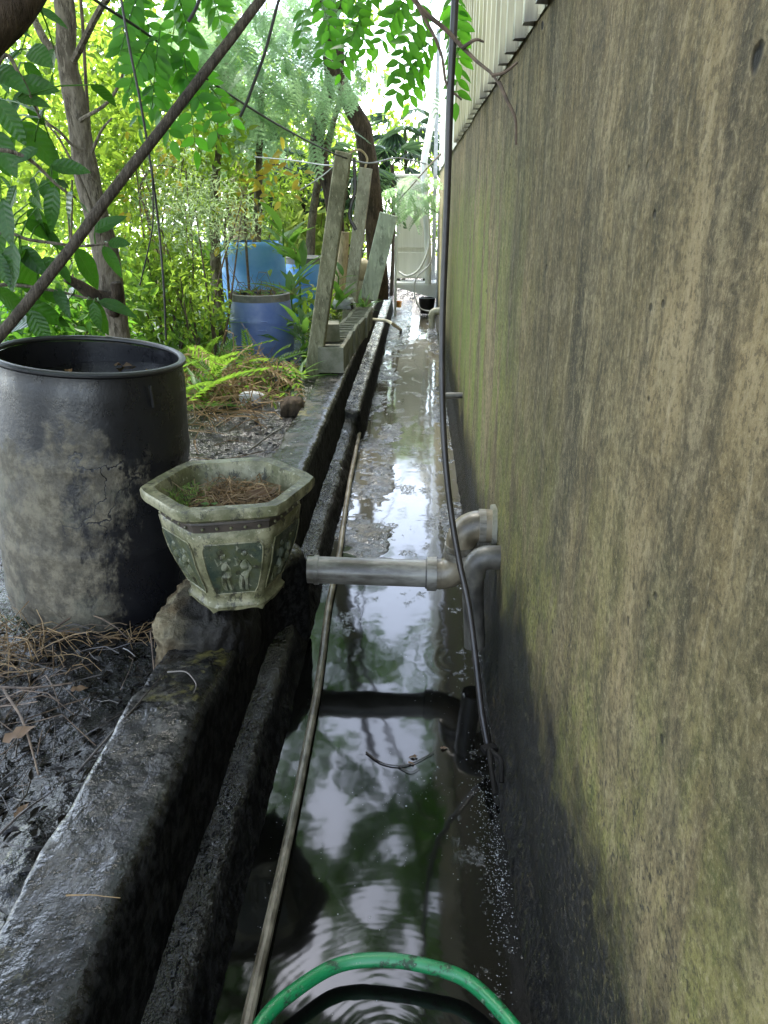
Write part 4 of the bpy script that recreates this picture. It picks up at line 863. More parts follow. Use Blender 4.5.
# frond with its leaflets as separate leaves
LFL = [blade_leaf('leaflet', M['leaf_pin'], 1, .50, 5, d, .10, 0, .6) for d in (.10, .22)]
def frond(tree, p0, p1, nl, ll, r, sag=.06, side=None):
    ll = ll * 1.32
    p0, p1 = np.array(p0), np.array(p1); mid = (p0 + p1) / 2 + np.array([0, 0, sag * np.linalg.norm(p1 - p0)]); V = curve([p0, mid, p1], 14)
    fr = MB().tube(V, np.linspace(.0028, .0012, len(V)), 5).build('frond', M['leaf_strap'], tree)
    T = np.gradient(V, axis=0); up = np.array([r.normal(0, .25), -1.0 + r.normal(0, .2), .40]); up /= np.linalg.norm(up)
    for i in range(nl):
        t_ = .12 + .88 * i / (nl - 1); q = t_ * (len(V) - 1); a = int(min(len(V) - 2, q)); pt = V[a] + (V[a + 1] - V[a]) * (q - a); d = T[a] / np.linalg.norm(T[a])
        sd = np.cross(up, d); sd /= np.linalg.norm(sd)
        for sg in ((-1, 1) if i < nl - 1 else (0,)):
            dd = d * (.55 + r.normal(0, .1)) + sd * sg * (.85 + r.normal(0, .1)) + np.array([0, 0, -.04 + r.normal(0, .12)])
            u2 = up + r.normal(0, .28, 3); o = link('leaflet', LFL[r.randint(2)], fr); put(o, pt, dd, u2, ll * r.uniform(.8, 1.15) * (1 - .3 * abs(t_ - .45)), tree)
    return fr

# pale-barked tree behind the drum
tb = P(128, 405, Y=4.05); tt = thing('pale_tree', 'slender pale-barked tree behind the black drum with hanging pinnate leaves', 'tree', (tb[0], 4.05, .3))
trunk('trunk', [(tb[0] + .02, 4.05, .2)] + px((120, 350, 4.05), (113, 300, 4.05), (104, 245, 4.05), (90, 190, 4.05), (83, 150, 4.05), (74, 95, 4.05), (65, 45, 4.05), (62, -20, 4.05)) + [(-1.75, 4.1, 3.4), (-1.6, 4.2, 4.4)], .066, .04, M['bark'], tt, 14)
trunk('branch', px((66, 62, 4.05), (45, 40, 4.1), (30, 10, 4.2), (10, -40, 4.3)), .022, .012, M['bark'], tt, 8, .004)
for pts in ([(84, 150, 3.98), (72, 145, 3.95), (60, 132, 3.9), (45, 120, 3.9), (30, 95, 3.9)], [(92, 152, 3.98), (97, 140, 3.95), (103, 128, 3.9), (112, 118, 3.85)], [(100, 235, 3.98), (85, 190, 3.9), (60, 140, 3.85), (40, 118, 3.85)], [(80, 120, 4.0), (110, 100, 3.9), (128, 60, 3.8), (140, 20, 3.7)]):
    MB().tube(curve(px(*pts), 12), np.linspace(.009, .004, 13)[:len(curve(px(*pts), 12))], 6).build('twig', M['bark'], tt)
trunk('broken_branch', px((112, 300, 4.0), (95, 296, 3.95), (80, 285, 3.9), (66, 278, 3.85)), .04, .022, M['bark_dark'], tt, 9, .01)
trunk('broken_branch', px((113, 312, 4.0), (118, 295, 3.92), (116, 282, 3.9)), .034, .026, M['bark_dark'], tt, 9, .012)
simple_crown('crown', M['leaf_canopy'], tt, [(-1.8, 4.4, 4.0, 1.3, 1.3, .9)], 3600, .11, .46, .5, .5, rs)
FR = [((128, -14), (168, 72), 3.3, 8), ((140, -10), (118, 62), 3.25, 7), ((150, 40), (128, 92), 3.2, 6), ((186, -16), (168, 62), 3.4, 7), ((160, 30), (152, 108), 3.2, 8), ((182, 40), (196, 150), 3.3, 10), ((168, 52), (222, 142), 3.3, 9), ((205, -20), (222, 25), 3.5, 6), ((178, -6), (192, 48), 3.1, 7), ((120, 10), (140, 128), 3.35, 10), ((196, 70), (232, 120), 3.4, 6), ((150, 80), (172, 140), 3.25, 7)]
for a, b, Y, nl in FR: frond(tt, P(*a, Y=Y), P(*b, Y=Y + rs.normal(0, .08)), nl, .062, rs)
MB().tube(curve(px((74, 60, 4.0), (110, -5, 3.6), (150, -18, 3.3), (186, -16, 3.35), (210, -20, 3.5)), 20), np.linspace(.016, .005, 21)[:21], 7).build('branch', M['bark'], tt) if True else None

# fronds hanging over the far half of the channel
ot = thing('pinnate_tree', 'twisted brown trunk with bright pinnate leaves hanging over the channel', 'tree', P(330, 290, Y=9.4) * np.array([1, 1, 0]) + (0, 0, .3))
trunk('trunk', [P(345, 300, Y=9.4), P(338, 250, Y=9.4), P(333, 200, Y=9.4), P(327, 178, Y=9.4), P(317, 158, Y=9.4), P(318, 135, Y=9.4), P(324, 105, Y=9.35), P(331, 80, Y=9.3), P(328, 30, Y=9.0), P(340, -60, Y=8.3), (-.4, 7.2, 4.4)], .105, .05, M['bark_dark'], ot, 12)
trunk('branch', [P(328, 30, Y=9.0), P(350, -10, Y=7.8), P(380, -20, Y=6.2), P(420, -14, Y=5.0), P(446, -5, Y=4.3)], .035, .008, M['bark_dark'], ot, 8, .005)
simple_crown('crown', M['leaf_canopy'], ot, [(-.7, 8.3, 4.4, 1.6, 1.8, .9)], 4200, .11, .46, .5, .5, rs)
FR = [((338, -16), (350, 62), 4.6, 8), ((318, -12), (334, 52), 4.7, 7), ((305, 6), (300, 48), 4.9, 6), ((352, -10), (368, 58), 4.5, 8), ((380, -18), (352, 30), 4.6, 7), ((412, -10), (378, 48), 4.3, 8), ((432, 0), (395, 72), 4.2, 8), ((440, 30), (392, 100), 4.3, 9), ((428, 50), (408, 104), 4.3, 7), ((400, -10), (404, 44), 4.4, 7), ((330, 20), (322, 70), 4.7, 6), ((452, -10), (458, 62), 4.0, 8), ((462, 0), (456, 102), 4.1, 10), ((360, 20), (340, 74), 4.5, 7)]
for a, b, Y, nl in FR: frond(ot, P(*a, Y=Y), P(*b, Y=Y + rs.normal(0, .1)), nl, .068, rs)

# thick leaning trunk beside it
lt = thing('leaning_tree', 'thick dark trunk leaning between the two posts and the white cabinet', 'tree', P(372, 285, Y=9.9))
trunk('trunk', [P(378, 300, Y=9.9), P(376, 250, Y=9.9), P(373, 200, Y=9.9), P(367, 155, Y=9.9), P(362, 128, Y=9.9), P(350, 105, Y=9.85), P(338, 70, Y=9.8), P(330, 10, Y=9.8), (-1.6, 10.2, 4.2)], .125, .075, M['bark_dark'], lt, 14, .02)
simple_crown('crown', M['leaf_canopy'], lt, [(-1.8, 10.5, 4.6, 2.0, 1.8, 1.0)], 4200, .12, .46, .5, .5, rs)

# large-leaved sapling, left
sp = thing('large_leaf_sapling', 'sapling with large dark glossy drooping leaves left of the pale trunk', 'sapling', (-1.75, 2.75, .3))
BIG = [blade_leaf('leaf', M['leaf_big'], 1, w, 8, d, .10, .06, .5) for w, d in ((.46, .18), (.40, .30), (.52, .12))]
STEMS = [[(-60, 420, 2.7), (-30, 300, 2.7), (-5, 235, 2.7), (30, 240, 2.72), (80, 246, 2.75), (108, 243, 2.8)], [(-30, 300, 2.75), (0, 285, 2.78), (50, 290, 2.8), (98, 301, 2.82)], [(-60, 330, 2.6), (-30, 160, 2.6), (0, 150, 2.6), (30, 160, 2.65), (58, 186, 2.7), (76, 198, 2.72)], [(-30, 160, 2.6), (0, 60, 2.62), (20, 75, 2.65), (40, 118, 2.7)], [(0, 60, 2.62), (10, 5, 2.65), (40, 8, 2.7)]]
for st in STEMS:
    V = curve(px(*st), 24); MB().tube(V, np.linspace(.009, .0035, len(V)), 7).build('stem', M['bark'], sp)
LV = [(34, 176, 37, 208), (55, 186, 50, 230), (73, 192, 68, 232), (3, 198, 8, 244), (0, 176, 16, 200), (14, 243, 11, 290), (19, 246, 42, 278), (22, 252, 26, 294), (22, 222, 56, 246), (75, 248, 98, 290), (103, 246, 118, 275), (75, 290, 57, 328), (93, 302, 98, 330), (98, 301, 132, 318), (60, 262, 67, 284), (36, 8, 64, 32), (-2, 24, 31, 40), (18, 82, 55, 99), (16, 97, 45, 112), (27, 107, 45, 133), (18, 121, 58, 172), (-4, 98, 20, 144), (-3, 68, 16, 90), (24, 62, 38, 85), (91, 84, 113, 109), (38, 148, 19, 168), (2, 40, 8, 74), (30, 48, 46, 70), (20, 298, 62, 332), (42, 316, 4, 334), (-8, 250, 6, 285), (40, 288, 62, 312), (-6, 130, 12, 176), (50, 165, 86, 178), (94, 232, 124, 222), (-4, 290, 26, 318), (8, 5, -4, 50), (62, 190, 92, 214), (108, 243, 128, 252), (-8, 205, -2, 260), (28, 200, 48, 214), (30, 310, 46, 345), (86, 300, 110, 336)]
for k in range(34):
    x_, y_ = rs.uniform(-12, 58), rs.uniform(20, 325); LV.append((x_, y_, x_ + rs.normal(4, 13), y_ + rs.uniform(14, 36)))
SV = np.vstack([curve(px(*st), 24) for st in STEMS])
for i, (a, b, c, d) in enumerate(LV):
    Y = (2.62 if i < 43 else 2.8) + .25 * rs.rand(); p0, p1 = P(a, b, Y=Y), P(c, d, Y=Y + rs.normal(.0, .05)); L = np.linalg.norm(p1 - p0) * 1.06
    o = link('leaf', BIG[i % 3], sp); put(o, p0, p1 - p0 + np.array([0, 0, .03]), (rs.normal(0, .35), -.8, .75 + rs.normal(0, .3)), L, sp)
    q = SV[np.argmin(np.linalg.norm(SV - p0, axis=1))]
    if np.linalg.norm(q - p0) < .35: MB().tube([q, (q + p0) / 2 + (0, 0, .01), p0 + (p1 - p0) * .03], [.0032, .0026, .002], 5).build('petiole', M['leaf_strap'], sp)

# pole and lines across the view
mb = MB().tube(curve([P(-60, 392, Y=2.14), P(0, 335, Y=2.2), P(60, 262, Y=2.28), P(120, 182, Y=2.36), P(190, 92, Y=2.47), P(262, -2, Y=2.6), P(330, -90, Y=2.72)], 30), np.linspace(.0175, .0135, 31)[:31], 10)
mb.jitter(.002, 12); tag(mb.build('wooden_pole', M['pole'], base=P(0, 335, Y=2.2), ang=0), 'long weathered wooden pole slanting up across the garden above the drum', 'pole')
def wire(pts, r, lb, mat='wire', cat='cable', name='cable', grp='cables and vines overhead'):
    V = curve(px(*pts), 36); tag(MB().tube(V, r, 6).build(name, M[mat], base=V[0]), lb, cat, grp)
wire([(60, -30, 2.9), (95, 0, 3.0), (150, 36, 3.3), (220, 88, 3.9), (280, 126, 4.6), (330, 152, 5.5), (352, 160, 5.75)], .0055, 'black cable sagging from the canopy to the top of the mossy post')
wire([(350, 160, 5.75), (372, 163, 7.5), (400, 158, 10), (430, 165, 12.2)], .008, 'black cable running on from the mossy post to the white conduit')
wire([(118, -20, 2.9), (128, 40, 2.9), (140, 100, 2.92), (150, 160, 2.95), (158, 220, 3.0), (164, 290, 3.0), (166, 340, 3.05)], .0042, 'long dark vine hanging straight down past the leaning pole', 'wire', 'vine', 'vine')
wire([(152, 165, 2.95), (153, 220, 2.97), (148, 250, 2.98), (140, 285, 3.0)], .003, 'thin side shoot curving off the long dark vine', 'wire', 'vine', 'vine')
wire([(284, -20, 3.6), (276, 10, 3.6), (265, 52, 3.6), (252, 88, 3.6), (246, 104, 3.6), (240, 117, 3.6)], .0065, 'dark cable end dangling in front of the feathery leaves')
wire([(205, -16, 3.0), (196, 8, 3.0), (188, 22, 3.0)], .006, 'short dark cable end dangling beside the slanting pole')
wire([(80, -10, 4.6), (83, 30, 4.6), (86, 85, 4.6), (90, 135, 4.7)], .009, 'brown liana hanging beside the pale trunk', 'twig', 'vine', 'vine')
wire([(255, 157, 6.8), (290, 160, 6.4), (325, 165, 6.0), (342, 164, 5.76)], .005, 'pale wire tied to the head of the mossy post', 'string', 'wire', 'wire')
wire([(300, 190, 6.6), (322, 176, 6.1), (344, 157, 5.75)], .004, 'thinner pale wire slanting down from the head of the mossy post', 'string', 'wire', 'wire')
wire([(354, 158, 5.72), (355, 190, 5.72), (351, 205, 5.72), (350, 218, 5.7), (356, 230, 5.7)], .012, 'offcut of black hose hung over the mossy post', 'rubber', 'hose', 'hose_offcut')
wire([(365, 168, 8.25), (367, 158, 8.25), (360, 150, 8.25), (350, 152, 8.2)], .012, 'bent pale rod on top of the pale concrete post', 'stump', 'rod', 'bent_rod')
def twigt(name, runs, rad, lb, mat='twig', cat='twig', grp='dead twigs'):
    t = thing(name, lb, cat, P(*runs[0][0][:2], Y=runs[0][0][2]), grp)
    for i, rn in enumerate(runs):
        V = curve(px(*rn), 16); MB().tube(V, np.linspace(rad * (1 if i == 0 else .6), rad * .35, len(V)), 6).jitter(.002, 20).build('branch' if i == 0 else 'side_twig', M[mat], t)
twigt('dead_branch', [[(405, -20, 2.5), (420, 8, 2.5), (448, 32, 2.5), (470, 55, 2.48), (490, 72, 2.4), (500, 86, 2.35)], [(418, 6, 2.5), (440, 50, 2.5), (447, 85, 2.5), (462, 100, 2.5)], [(499, 82, 2.35), (506, 98, 2.33), (515, 118, 2.32), (516, 145, 2.32)], [(462, 48, 2.48), (475, 40, 2.45), (484, 42, 2.45)], [(492, 76, 2.38), (505, 72, 2.36), (517, 62, 2.35)]], .009, 'dead brown branch hanging down in front of the corrugated sheeting')

# ------------------------------------------------------------------ garden behind the kerb
def bush(name, label, cat, cen, rad, n, L, Wr, mat, hang=.1, up=.7, stems=3, grp=None, seed=0, dens=True, gz=.3):
    r = np.random.RandomState(seed); cen = np.array(cen); t = thing(name, label, cat, (cen[0], cen[1], gz), grp)
    simple_crown('foliage', M[mat], t, [(*cen, *rad)], n, L, Wr, up, hang, r, dens)
    mb = MB()
    for i in range(stems):
        a = r.uniform(0, 6.28); q = cen + np.array([math.cos(a) * rad[0] * .6, math.sin(a) * rad[1] * .6, rad[2] * r.uniform(0, .8)])
        b0 = np.array([cen[0] + r.normal(0, .06), cen[1] + r.normal(0, .06), gz - .05]); V = curve([b0, (b0 + q) / 2 + r.normal(0, .06, 3), q], 8)
        MB().tube(V, np.linspace(.012, .004, len(V)), 6).build('stem', M['twig'], t)
    return t
def pc(x, y, Y): return P(x, y, Y=Y)
bush('bush', 'bright yellow-green bush behind the pale trunk and the long dark vine', 'bush', pc(140, 150, 7.2), (1.0, .7, .8), 3000, .085, .45, 'leaf_bright', seed=1)
bush('bush', 'yellow-green bush filling the gap left of the pale trunk', 'bush', pc(30, 90, 6.6), (1.1, .7, .9), 3200, .09, .46, 'leaf_bright', seed=2)
bush('bush', 'airy light green bush over the wide blue barrel', 'bush', pc(235, 165, 9.8), (1.2, .7, .75), 3200, .085, .4, 'leaf_bright', seed=3)
bush('bush', 'low leafy bush among the ferns behind the drum', 'bush', pc(60, 300, 5.6), (.8, .6, .5), 1700, .08, .48, 'leaf_fern', seed=4)
bush('bush', 'pale broad-leaved bush between the mossy post and the yellow leaves', 'bush', pc(308, 232, 10.8), (.75, .5, .42), 420, .19, .42, 'leaf_pale', seed=5, dens=False)
bush('grey_shrub', 'wispy grey-green shrub with narrow leaves in front of the wide blue barrel', 'shrub', pc(205, 218, 6.0), (.46, .35, .30), 1300, .055, .16, 'leaf_grey', .0, .6, 4, seed=6, dens=False)
bush('grey_shrub', 'narrow-leaved grey shrub under the hanging pinnate leaves', 'shrub', pc(170, 190, 6.4), (.40, .35, .38), 900, .055, .15, 'leaf_grey', .0, .6, 4, seed=7, dens=False)
bush('bush', 'low pale weeds left of the dark blue barrel', 'bush', pc(190, 298, 5.9), (.30, .4, .30), 800, .06, .4, 'leaf_bright', seed=8)
bush('bush', 'dark leafy bush at the foot of the leaning dark trunk', 'bush', pc(345, 215, 11.8), (.9, .5, .6), 1100, .11, .3, 'leaf_palm', seed=9)
def fronds_thing(name, label, cat, tmpl, mat, spots, n, r, sc=(.7, 1.2), tilt=(-.9, .3), grp=None, base=None, jz=.03, jr=.07, stuff=False):
    spots = np.array(spots); base = np.array(base if base is not None else spots[0]); t = thing(name, label, cat, base, grp)
    for q in spots:
        Pt = q + r.normal(0, 1, (n, 3)) * np.array([jr, jr, jz]); V, Fq = scatter(tmpl, None, Pt, r, r.uniform(*sc, n), tilt=r.uniform(*tilt, n))
        k = len(Fq) // n; m = len(V) // n
        for i in range(n): cloud_obj('frond', (V[i * m:(i + 1) * m], Fq[i * k:(i + 1) * k] - i * m), M[mat], t)
    return t
FT = pinnate(15, .50, .105, .026, .5, .12); FT2 = pinnate(13, .42, .08, .02, .7, .1)
gz = lambda x, y: float(ground_z(np.array(x), np.array(y)))
FS = [('fern spilling bright fronds right behind the black drum', (165, 335, 4.6), 9), ('fern left of the pale trunk foot', (75, 335, 4.9), 8), ('fern growing against the dark blue barrel', (205, 330, 5.6), 9), ('light green fern between the pale trunk and the weedy barrel', (170, 300, 5.9), 10), ('tall fern under the tan stake', (150, 280, 6.9), 10), ('fern at the garden end of the drum shade', (20, 330, 5.6), 8), ('fern hiding the tan stake foot', (190, 285, 7.2), 9)]
for lb, (x, y, Y), n in FS:
    q = pc(x, y, Y); q[2] = gz(q[0], q[1]) + .05; fronds_thing('fern', lb, 'fern', FT, 'leaf_fern', [q], n, rs, (.6, 1.0), (-1.25, -.45), 'ferns in the garden')
# brown collapsed ferns in a heap before the dark blue barrel
for lb, (x, y, Z), n in (('brown dead fern heap beside the dark blue barrel', (235, 385, .42), 15), ('brown dead fern heap right behind the black drum', (200, 392, .38), 13), ('tan dead fern fronds before the cinder blocks', (262, 384, .42), 10), ('half green dying fern on the brown heap', (222, 362, .48), 9)):
    q = P(x, y, Z=Z); q[2] = gz(q[0], q[1]) + .22
    fronds_thing('dead_fern' if 'half' not in lb else 'dying_fern', lb, 'fern', FT2, 'dead_fern' if 'half' not in lb else 'leaf_fern', [q], n, rs, (.6, 1.05), (-.3, .9), 'dead ferns', jr=.13, jz=.07)
st = cloud_obj('dry_stalks', straws(420, -1.25, 5.0, .26, .42, lambda x, y: gz(x, y) + .02, .4, .0032, rs, .35, lambda x, y: x < -.78), M['straw'], None, True); tag(st, 'heap of tan dry stalks among the dead ferns')
# strap-leaved plants
STP = blade_leaf('leaf', M['leaf_strap'], 1, .12, 8, .38, .10, 0, .3); STW = blade_leaf('leaf', M['leaf_strap'], 1, .24, 7, .30, .12, .03, .3)
def straps(name, label, base, n, L, mesh, r, lean=.8, grp='strap-leaved plants', h=.0, cat='plant'):
    t = thing(name, label, cat, base, grp); base = np.array(base)
    for i in range(n):
        a = r.uniform(0, 6.28); d = np.array([math.cos(a) * lean, math.sin(a) * lean, r.uniform(.3, 1.3)]); o = link('leaf', mesh, t)
        zz = h * r.rand(); put(o, base + (r.normal(0, .03), r.normal(0, .03), zz), d, (0, 0, 1), L * r.uniform(.7, 1.2), t)
    if h: MB().tube([base, base + (.01, 0, h)], [.012, .006], 6).build('stem', M['leaf_strap'], t)
for lb, (x, y, Y), n, L, m, h in (('ginger-like plant with upright strap leaves before the mossy post', (292, 330, 7.0), 16, .34, STW, .55), ('strap-leaved plant beside the bright blue barrel', (300, 300, 7.8), 14, .36, STW, .55), ('strap leaves crowding the foot of the mossy post', (303, 350, 6.4), 14, .28, STW, .4), ('strap-leaved clump between the two concrete posts', (338, 300, 7.9), 16, .28, STW, .35), ('grassy clump left of the dark blue barrel', (196, 325, 6.3), 18, .38, STP, .1), ('long arching grass clump left of the tan stake', (118, 300, 6.6), 20, .5, STP, .1), ('spiky green tuft at the end of the cinder blocks', (362, 306, 8.4), 26, .24, STP, .12), ('grass blades left of the wide blue barrel', (210, 262, 8.0), 18, .5, STP, .2), ('upright broad leaves sprouting behind the weedy barrel', (283, 245, 8.2), 12, .42, STW, .3)):
    q = pc(x, y, Y); straps('strap_plant', lb, q - (0, 0, .12), n, L, m, rs, h=h)
# weeds in the barrel planter
wp = thing('barrel_weeds', 'weeds and dry stalks spilling over the rim of the dark blue barrel', 'weeds', BB + (0, 0, .57))
for i in range(16): o = link('leaf', STW if i % 3 else STP, wp); a = rs.uniform(0, 6.28); put(o, BB + (rs.normal(0, .09), rs.normal(0, .08), .57), (math.cos(a), math.sin(a), rs.uniform(.2, 1.4)), (0, 0, 1), rs.uniform(.12, .25), wp)
cloud_obj('stalks', straws(70, BB[0], BB[1], .12, .12, lambda x, y: BB[2] + .56, .22, .003, rs, .5), M['straw'], wp)
bw = link('leaf', STW, wp); put(bw, BB + (-.02, -.24, .30), (.9, -.3, .05), (0, -.3, 1), .22, wp)
# yellowing shrub: separate yellow leaves
YL = blade_leaf('leaf', M['leaf_yellow'], 1, .5, 5, .15, .12, 0, .4)
def yellow(label, spots, n, L, spread, seed):
    r = np.random.RandomState(seed); b = np.array(spots[0]); t = thing('yellow_shrub', label, 'shrub', (b[0], b[1], .3), 'yellowing shrubs')
    V = curve([(b[0], b[1], .3), *spots], 20); MB().tube(V, np.linspace(.014, .004, len(V)), 6).build('stem', M['twig'], t)
    for i in range(n):
        q = V[r.randint(4, len(V))] + r.normal(0, 1, 3) * spread; d = rdir(1, -.35, r)[0]; o = link('leaf', YL, t); put(o, q, d, (r.normal(0, .5), -.7, .8), L * r.uniform(.7, 1.2), t)
yellow('yellow-leaved branch reaching toward the mossy post over the blue barrels', [pc(245, 215, 7.6), pc(255, 190, 7.5), pc(272, 165, 7.4), pc(296, 172, 7.2)], 46, .105, .10, 1)
yellow('orange and yellow leaves scattered behind the long dark vine', [pc(150, 230, 6.6), pc(140, 190, 6.6), pc(160, 165, 6.6), pc(205, 180, 6.8)], 44, .085, .16, 2)
yellow('yellow leaves above the grey narrow-leaved shrub', [pc(225, 230, 7.2), pc(232, 205, 7.2), pc(248, 195, 7.2), pc(262, 215, 7.1)], 38, .09, .13, 3)
# feathery trees
BP = bipinnate(9, .38, .12, 9)
def feathery(label, ells, n, seed, tr=None, sc=(.7, 1.2), name='feathery_tree', cat='tree'):
    r = np.random.RandomState(seed); c = np.array(ells[0][:3]); t = thing(name, label, cat, (tr[0][0], tr[0][1], .3) if tr else c, 'feathery-leaved trees')
    if tr: trunk('trunk', tr, .07, .025, M['bark'], t)
    Pt = crown_points(ells, n, .45, r, False); n = len(Pt); V, Fq = scatter(BP, None, Pt, r, r.uniform(*sc, n), tilt=r.uniform(-.1, 1.1, n)); cloud_obj('crown', (V, Fq), M['leaf_wattle'], t); return t
q = pc(262, 90, 8.2); feathery('tree with bluish feathery leaves behind the slanting pole', [(*q, .75, .6, .55), (*(q + (.35, .4, .5)), .8, .6, .4), (*(q + (-.3, .1, -.35)), .5, .5, .25)], 190, 5, [(q[0] - .3, q[1] + .5, .2), (q[0] - .2, q[1] + .4, 1.4), (q[0], q[1], 2.6)])
q = pc(225, 30, 7.4); feathery('feathery crown filling the gap beside the slanting pole', [(*q, .8, .5, .55)], 110, 9, [(q[0] - .4, q[1] + .6, .2), (q[0] - .3, q[1] + .4, 1.6), (q[0], q[1], 2.7)])
q = pc(378, 40, 8.8); feathery('pale feathery tree high above the leaning trunk', [(*q, .9, .6, .5), (*(q + (-.8, .6, .1)), .7, .6, .5)], 130, 6, [(q[0] - .9, q[1] + 1, .2), (q[0] - .8, q[1] + .9, 1.6), (q[0] - .2, q[1] + .2, 3.2)])
q = pc(222, 150, 10.5); feathery('feathery shrub low behind the yellow leaves', [(*q, .9, .6, .4)], 90, 7, [(q[0], q[1] + .2, .2), (q[0] + .05, q[1], 1.2), (q[0], q[1], 1.8)])
q = pc(408, 198, 10.6); ft2 = feathery('feathery pale branch drooping in front of the white cabinet', [(q[0], q[1], q[2] + .05, .36, .25, .26), (q[0] + .22, q[1], q[2] + .02, .22, .2, .30)], 46, 8, None, (.5, .9), 'feathery_branch', 'branch')
MB().tube(curve([P(445, 150, Y=11.0), P(430, 165, Y=10.8), P(408, 190, Y=10.6), P(385, 215, Y=10.5)], 12), np.linspace(.012, .004, 13)[:13], 6).build('stem', M['bark'], ft2)
# dark fan palms
PT_ = None
def palm(label, c, n, L, seed, h):
    r = np.random.RandomState(seed); t = thing('fan_palm', label, 'palm', (c[0], c[1], .3), 'dark fan palms'); c = np.array(c)
    MB().tube(curve([(c[0], c[1], .2), (c[0] + .03, c[1], (c[2]) * .6), c], 8), [.03] * len(curve([(c[0], c[1], .2), (c[0] + .03, c[1], (c[2]) * .6), c], 8)), 8).build('stem', M['bark_dark'], t)
    for i in range(n):
        a, e = r.uniform(0, 6.28), r.uniform(-.3, .9); d = np.array([math.cos(a) * math.cos(e), math.sin(a) * math.cos(e), math.sin(e)]); b0 = c + (0, 0, r.uniform(-h, .1)); hub = b0 + d * L * .8
        F = frame_to(d); k = 9; an = np.linspace(-1.15, 1.15, k); D = (np.cos(an)[:, None] * F[:, 0] + np.sin(an)[:, None] * F[:, 1]) + np.array([0, 0, -.45]); Pt = np.repeat(hub[None], k, 0)
        V, Fq = leaf_cloud(Pt, D, np.repeat(F[:, 2][None], k, 0) + r.normal(0, .1, (k, 3)), L * r.uniform(.8, 1.1, k), L * .12, .2, .25); cloud_obj('fan', (V, Fq), M['leaf_palm'], t)
        MB().tube([b0, (b0 + hub) / 2 + (0, 0, .03), hub], .006, 5).build('stalk', M['leaf_strap'], t)
palm('dark fan palm rising behind the white cabinet', pc(405, 128, 14.0), 26, .50, 1, .6)
palm('dark fan palm between the twisted trunk and the cabinet', pc(392, 165, 12.9), 16, .42, 2, .3)
palm('dark fan palm behind the yellow-leaved branch', pc(300, 165, 11.6), 20, .5, 3, .5)
palm('low dark palm behind the head of the mossy post', pc(345, 185, 11.2), 14, .45, 4, .3)
# tan stake, dry trunk pieces
p0_, p1_ = P(162, 290, Y=7.0), P(157, 238, Y=7.0); tag(MB().tube([p0_ + (0, 0, -.35), p0_, p1_], [.012, .03, .075], 10).build('tan_stake', M['stump']), 'tan split stake standing behind the hanging vine', 'stake')
p0_, p1_ = P(240, 330, Y=9.9), P(237, 160, Y=9.9); tag(MB().tube(curve([p0_, (p0_ + p1_) / 2 + (.05, 0, 0), p1_], 14), .12, 12).jitter(.02, 5).build('stripped_tree', M['stump'], ang=0), 'dry tan dead trunk behind the wide blue barrel', 'trunk')
c0 = P(292, 408, Z=.40); tag(lump((c0[0], c0[1], .40), (.075, .07, .07), 3.3, .2, 18, 12).build('dark_stone', M['bark_dark'], ang=0), 'dark round stone beside the kerb before the cinder blocks', 'stone')
c0 = P(252, 402, Z=.40); tag(lump((c0[0], c0[1], .42), (.075, .05, .05), 7.3, .4, 18, 12).build('white_scrap', M['plastic_bag'], ang=0), 'crumpled white scrap caught in the dead ferns', 'scrap')
# sprawling undergrowth and the far-off wood
r = np.random.RandomState(21)
n_ = 15000; ux, uy = r.uniform(-9, -.85, n_), r.uniform(6.2, 16, n_); keep = ~((np.abs(ux - BB[0]) < .5) & (np.abs(uy - BB[1]) < .7)); ux, uy = ux[keep], uy[keep]
uz = .28 + np.abs(r.normal(0, 1, len(ux))) * (.14 + .03 * (uy - 5)); Pt = np.stack([ux, uy, uz], 1); Ls = r.uniform(.07, .16, len(ux))
o = cloud_obj('undergrowth', leaf_cloud(Pt, rdir(len(ux), .3, r), rdir(len(ux), 1.6, r), Ls, Ls * .4), M['leaf_bright'], None, True); tag(o, 'sprawling bright green undergrowth over the garden floor')
WD = [(-14 + 3.2 * i + r.normal(0, .5), 17.5 + 1.5 * r.rand() + 3 * (i % 2), 1.2 + r.rand() * 1.6, 2.3, 1.5, 2.6 + r.rand()) for i in range(9)]
simple_crown('far_wood', M['leaf_bright'], None, WD, 60000, .17, .5, .5, .3, r, True, True); tag(bpy.data.objects['far_wood'], 'bright hazy wood of broad-leaved trees beyond the garden')

# hidden-in-green: more bushes and ferns filling the garden down to the kerb
for k, (lb, x, y, Y, rad, n, L, Wr, mt) in enumerate((
  ('leafy green bush pressed between the pale trunk and the dark blue barrel', 155, 272, 6.4, (.46, .45, .42), 1500, .07, .42, 'leaf_bright'),
  ('dense green bush at the garden side of the black drum', 30, 330, 5.0, (.75, .55, .38), 1900, .08, .45, 'leaf_canopy'),
  ('light bush behind the slanting pole and the pale trunk', 100, 180, 8.2, (1.2, .7, .9), 3400, .10, .44, 'leaf_bright'),
  ('shadowy bush behind the feathery crown', 200, 90, 11.5, (1.6, .7, 1.0), 3000, .12, .42, 'leaf_canopy'),
  ('mixed bush behind the bright blue barrel', 300, 215, 12.0, (1.1, .6, .8), 2600, .11, .4, 'leaf_bright'))):
    bush('bush', lb, 'bush', pc(x, y, Y), rad, n, L, Wr, mt, seed=40 + k, stems=1)
